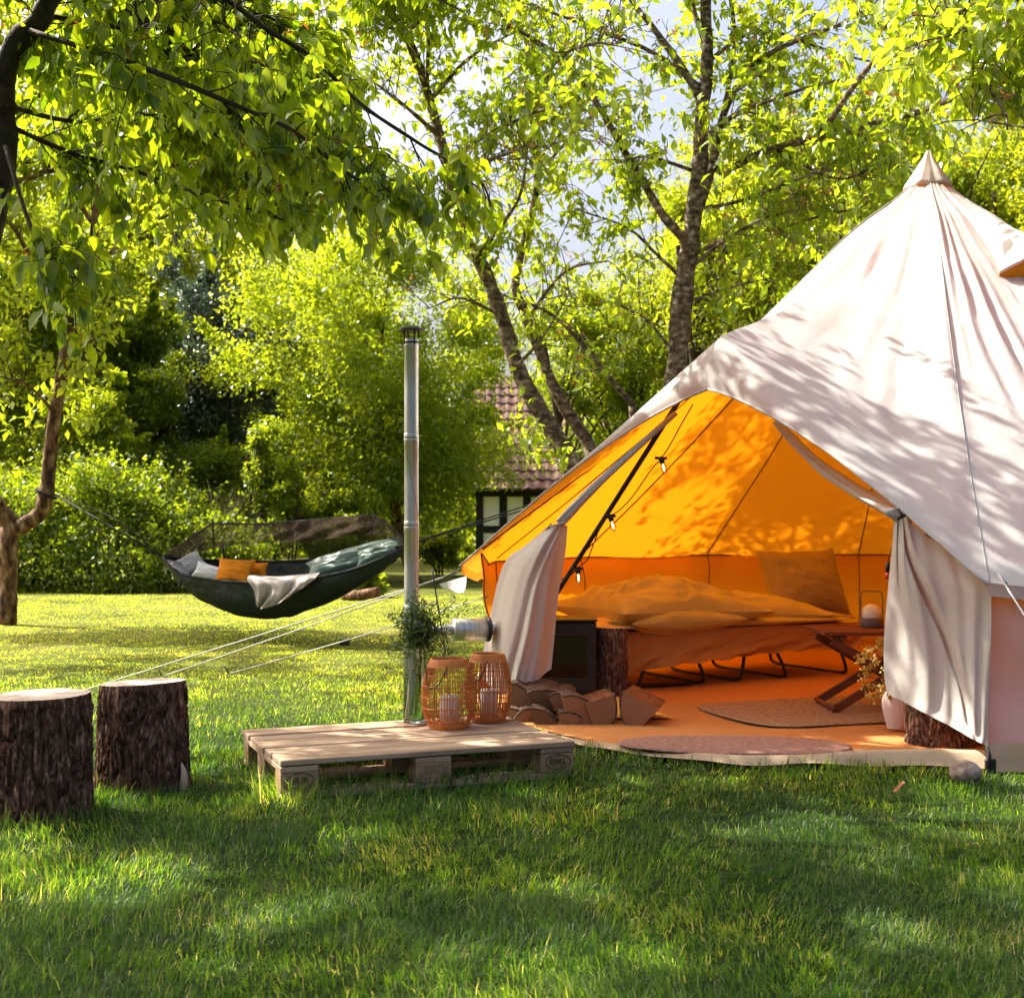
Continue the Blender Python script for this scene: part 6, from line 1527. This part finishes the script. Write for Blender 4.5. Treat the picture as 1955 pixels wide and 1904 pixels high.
def wildflowers():
    r = np.random.default_rng(66); root = thing('wildflower_bunch', 'bushy dark green wildflowers with tiny white umbels in the tall glass vase', 'flowers', GV + np.array((0, 0, .2)))
    st = Geo(); lf = Geo(); um = Geo(); b = GV + np.array((0, 0, .03)); lp = []; up_ = []
    ctr = P(806, 1205, 5.78)
    for k in range(62):
        dense = k < 40
        e = ctr + (r.normal(0, 1, 3) * np.array((.070, .062, .078)) if dense else r.normal(0, 1, 3) * np.array((.10, .08, .075)) + np.array((-.01, 0, .05)))
        nk = GV + np.array((r.normal(0, .018) + .012, r.normal(0, .018), .40)); c = catmull([b + np.array((r.normal(0, .02), r.normal(0, .02), 0)), (b + nk) / 2 + np.array((.01, 0, 0)), nk, e], 14)
        st.tube(c if k % 5 == 0 else c[7:], .0014, 4, caps=False)
        for j in range(80 if dense else 16):
            q = c[r.integers(8 if dense else 9, 14)]; lp.append(q + r.normal(0, .014, 3))
        if not dense or r.random() < .25:
            for j in range(26):
                q = norm(r.normal(0, 1, 3) + np.array((0, 0, 1.0))); up_.append(e + q * np.array((.018, .018, .008)))
    lp = np.array(lp); L = .029 * (.5 + r.random(len(lp))); add_leaves(lf, lp, r.normal(0, 1, lp.shape) + np.array((0, 0, .4)), r.normal(0, 1, lp.shape), L, L * .2, TPL_MID)
    up_ = np.array(up_); L = .0062 * (.6 + .8 * r.random(len(up_))); add_leaves(um, up_, r.normal(0, 1, up_.shape), r.normal(0, .4, up_.shape) + np.array((0, 0, 1)), L, L * .9, TPL_MID)
    obj('stems', st, LF_bush, root, fix=False); obj('foliage', lf, LF_dill, root, fix=False, kind='stuff'); obj('umbels', um, LF_umbel, root, fix=False, kind='stuff')
wildflowers()
q = catmull([P(825, 1085, 6.9), P(836, 1160, 6.85), P(850, 1250, 6.8), np.array((P(858, 1300, 6.75)[0], 6.75, 0.0))], 12)
single('plant_cane', Geo().tube(q, .0045, 6), M_black, 'thin dark cane stuck in the grass between the flue and the tent', 'cane', q[-1], fix=False)

# ------------------------------------------------------------------ hammock
def Yh(px): return 12.3 - (px - 310) / 465.0 * 1.5
def hammock():
    root = thing('hammock', 'dark green camping hammock with a brown net hung between the trees', 'hammock', P(530, 1100, Yh(530)))
    stn = np.array([(311, 1063, 1066, 1062), (345, 1096, 1111, 1064), (400, 1106, 1150, 1068), (480, 1111, 1177, 1071), (560, 1108, 1171, 1070), (660, 1090, 1131, 1062), (735, 1062, 1082, 1048), (778, 1040, 1044, 1039)], float)
    c = catmull(stn, 60); 
    c = np.array(c); rows = []
    for px, n_, b_, f_ in c:
        d = Yh(px); wv = 0.36 * math.sin(PI * np.clip((px - 311) / 467, 0, 1)) ** 0.5 + .01
        Np, Fp, Bp = P(px, n_, d - wv), P(px, f_, d + wv), P(px, b_, d)
        mid = (Np + Fp) / 2; phi = np.linspace(0, PI, 28)
        rows.append(mid + np.cos(phi)[:, None] * (Np - mid) + np.sin(phi)[:, None] * (Bp - mid))
    R = np.array(rows); t = np.linspace(0, 1, 60)[:, None]; ph = np.linspace(0, 1, 28)[None]
    R[..., 1] += 0.02 * fbm(np.stack([t * 5 + 0 * ph, ph * 16 + 0 * t, 0 * t * ph], -1), 12, 3); R[..., 2] += 0.030 * np.sin(PI * ph) * fbm(np.stack([t * 9 + 2 * ph, ph * 18 + 6 * t, 0 * t * ph], -1), 13, 3)
    body = obj('body', Geo().grid(R), M_ham, root, fix=False)
    obj('rim_tape', Geo().tube(R[:, 0], 0.012, 6), M_blackcloth, body, fix=False); obj('rim_tape', Geo().tube(R[:, -1], 0.012, 6), M_blackcloth, body, fix=False)
    nt_ = [[(311, 1062), (405, 999), (500, 1000), (600, 992), (715, 984), (776, 1032)],
           [(311, 1063), (412, 1022), (500, 1018), (600, 1010), (711, 1003), (777, 1036)],
           [(314, 1065), (425, 1043), (500, 1037), (600, 1031), (706, 1020), (777, 1042)]]
    rows = [[(px, py, Yh(px) - .02 - .10 * k) for px, py in r_] for k, r_ in enumerate(nt_)]
    A = patch(rows, 80, 16, lambda a, b: 0.05 * np.sin(a * 40 + b * 9) * b + 0.03 * np.sin(a * 90)); A[..., 2] += 0.012 * fbm(A * np.array((5, 2, 14)), 3, 3)
    obj('rolled_net', Geo().grid(A), M_net, root, fix=False)
    rows = [[(px, py, Yh(px) + .05) for px, py in nt_[0]], [(px, py + 30, Yh(px) + .2) for px, py in nt_[1]], [(px, f_, Yh(px) + .33) for px, n_, b_, f_ in stn[[0, 2, 3, 4, 5, 7]]]]
    obj('net_side', Geo().grid(patch(rows, 60, 12)), M_net_thin, root, fix=False)
    rl = [P(px, py, Yh(px)) for px, py in nt_[0]]; obj('ridge_line', Geo().tube(np.array(rl), .009, 6), M_blackcloth, root, fix=False)
    for a, b in (((405, 990), (409, 1044)), ((424, 1038), (428, 1070)), ((714, 978), (708, 1022))):
        obj('net_strut', Geo().tube(np.array([P(*a, Yh(a[0]) - .1), P(*b, Yh(b[0]) - .1)]), .009, 6), M_blackcloth, root, fix=False)
    obj('strap', Geo().tube(np.array([P(312, 1063, Yh(312)), P(200, 998, 12.8), P(102, 942, 13.32)]), .009, 6), M_blackcloth, root, fix=False)
    obj('strap', Geo().tube(np.array([P(312, 1062, Yh(312)), P(220, 990, 12.8), P(104, 936, 13.32)]), .005, 5), M_blackcloth, root, fix=False)
    a = np.linspace(0, 2 * PI, 20); cc = P(88, 942, 13.4); obj('tree_loop', Geo().tube(np.stack([cc[0] + .097 * np.cos(a), cc[1] + .097 * np.sin(a), cc[2] + .05 * np.cos(a) * -1], -1), .016, 6), M_blackcloth, root, fix=False)
    for k in (0, 1): obj('strap', Geo().tube(np.array([P(776, 1039, Yh(776)), P(1000, 966 + 7 * k, 12.2), P(1110, 925 + 8 * k, 12.85)]), .007, 5), M_blackcloth, root, fix=False)
    obj('tension_loop', Geo().tube(np.array([P(345, 1108, Yh(345) - .36), P(344, 1126, Yh(345) - .37)]), .013, 6), M_blackcloth, root, fix=False)
    obj('end_cover', Geo().grid(patch([[(313, 1066, Yh(313) - .05), (345, 1072, Yh(345) - .25)], [(330, 1082, Yh(330) - .2), (362, 1098, Yh(360) - .36)]], 8, 8)), M_hamblue, root, fix=False)
    return R
HR = hammock()
def cush(name, label, px, py, Y, w, h, th, m, seed, tilt=0.0, face=-0.5):
    ex = norm(np.array((math.cos(tilt), -0.2, math.sin(tilt)))); up = norm(np.array((0, face * -1.0, 1.0))); ey = up - ex * ex.dot(up); ey /= np.linalg.norm(ey)
    c = P(px, py, Y); single(name, pillow_geo(c, ex, ey, np.cross(ex, ey), w, h, th, seed), m, label, 'cushion', c)
cush('white_pillow', 'crumpled white pillow at the left end of the hammock', 362, 1077, 12.12, .19, .26, .12, M_white, 3, -0.9)
cush('white_cloth_bundle', 'low white bundle lying next to the white pillow in the hammock', 400, 1092, 11.8, .28, .14, .10, M_white, 5, -0.25)
cush('orange_cushion', 'bright orange cushion lying in the hammock', 448, 1089, 11.75, .33, .22, .10, M_orange, 7, -0.06)
cush('orange_cushion_small', 'narrow orange cushion behind the bright orange cushion in the hammock', 487, 1087, 11.85, .22, .13, .08, M_orange, 9, 0.02)
ex = norm(np.array((0.9, -.2, .30)))
cush('sleeping_pad', 'puffy grey green sleeping pad at the right end of the hammock', 670, 1070, 11.35, .82, .26, .20, M_pad, 11, 0.27, -1.2)
cush('small_green_pillow', 'smaller grey green pillow against the right end of the hammock', 725, 1056, 11.1, .40, .18, .14, M_pad, 13, 0.3, -1.2)
rows = [[(480, 1096, 11.50), (520, 1099, 11.40), (560, 1097, 11.3), (612, 1092, 11.15)], [(474, 1105, 11.22), (520, 1108, 11.18), (565, 1105, 11.10), (605, 1100, 11.0)],
        [(487, 1128, 11.18), (522, 1130, 11.15), (560, 1124, 11.08), (592, 1112, 11.0)], [(492, 1154, 11.2), (502, 1160, 11.18), (535, 1150, 11.1), (572, 1126, 11.03)]]
A = patch(rows, 40, 26, lambda a, b: -.06 + .035 * np.sin(a * 19 + 4 * b) * b + .02 * np.sin(a * 33) * b)
single('grey_blanket', Geo().grid(A), M_grey, 'grey blanket hanging over the near rim of the hammock', 'blanket', P(530, 1100, 11.4), fix=False)

# ------------------------------------------------------------------ small things on the lawn
def rock():
    c = np.array((P(1838, 1492, 5.19)[0], 5.16, 0.045)); a = np.linspace(0, 2 * PI, 40, endpoint=False); b = np.linspace(-PI / 2, PI / 2, 24)
    A = np.stack([np.cos(b)[:, None] * np.cos(a), np.cos(b)[:, None] * np.sin(a), np.sin(b)[:, None] + 0 * a], -1)
    A = A * (1 + .14 * fbm(A * 1.6, 8, 4))[..., None] * np.array((.062, .055, .048)) + c
    single('rock', Geo().grid(A, closed=True), M_stone, 'rounded pinkish stone on the grass in front of the tent corner', 'stone', c)
rock()
c = P(1715, 1522, 4.88); c[2] = .045
single('dead_leaf', Geo().grid(np.array([[c + np.array((x, y, .02 * math.sin(x * 60) + .3 * y * y * 8)) for x in np.linspace(-.02, .02, 8)] for y in (-.016, -.006, .006, .016)])), M_deadleaf, 'curled orange brown leaf lying on the sunny grass', 'leaf', c)
c = np.array(P(690, 1138, 17.6)); c[2] = .07
single('fallen_log', Geo().tube(np.array([c + np.array((-.28, .1, -.02)), c, c + np.array((.25, -.1, .05))]), [.06, .075, .07], 14), M_bark_red, 'short fallen log lying by the little bush behind the hammock', 'log', c)
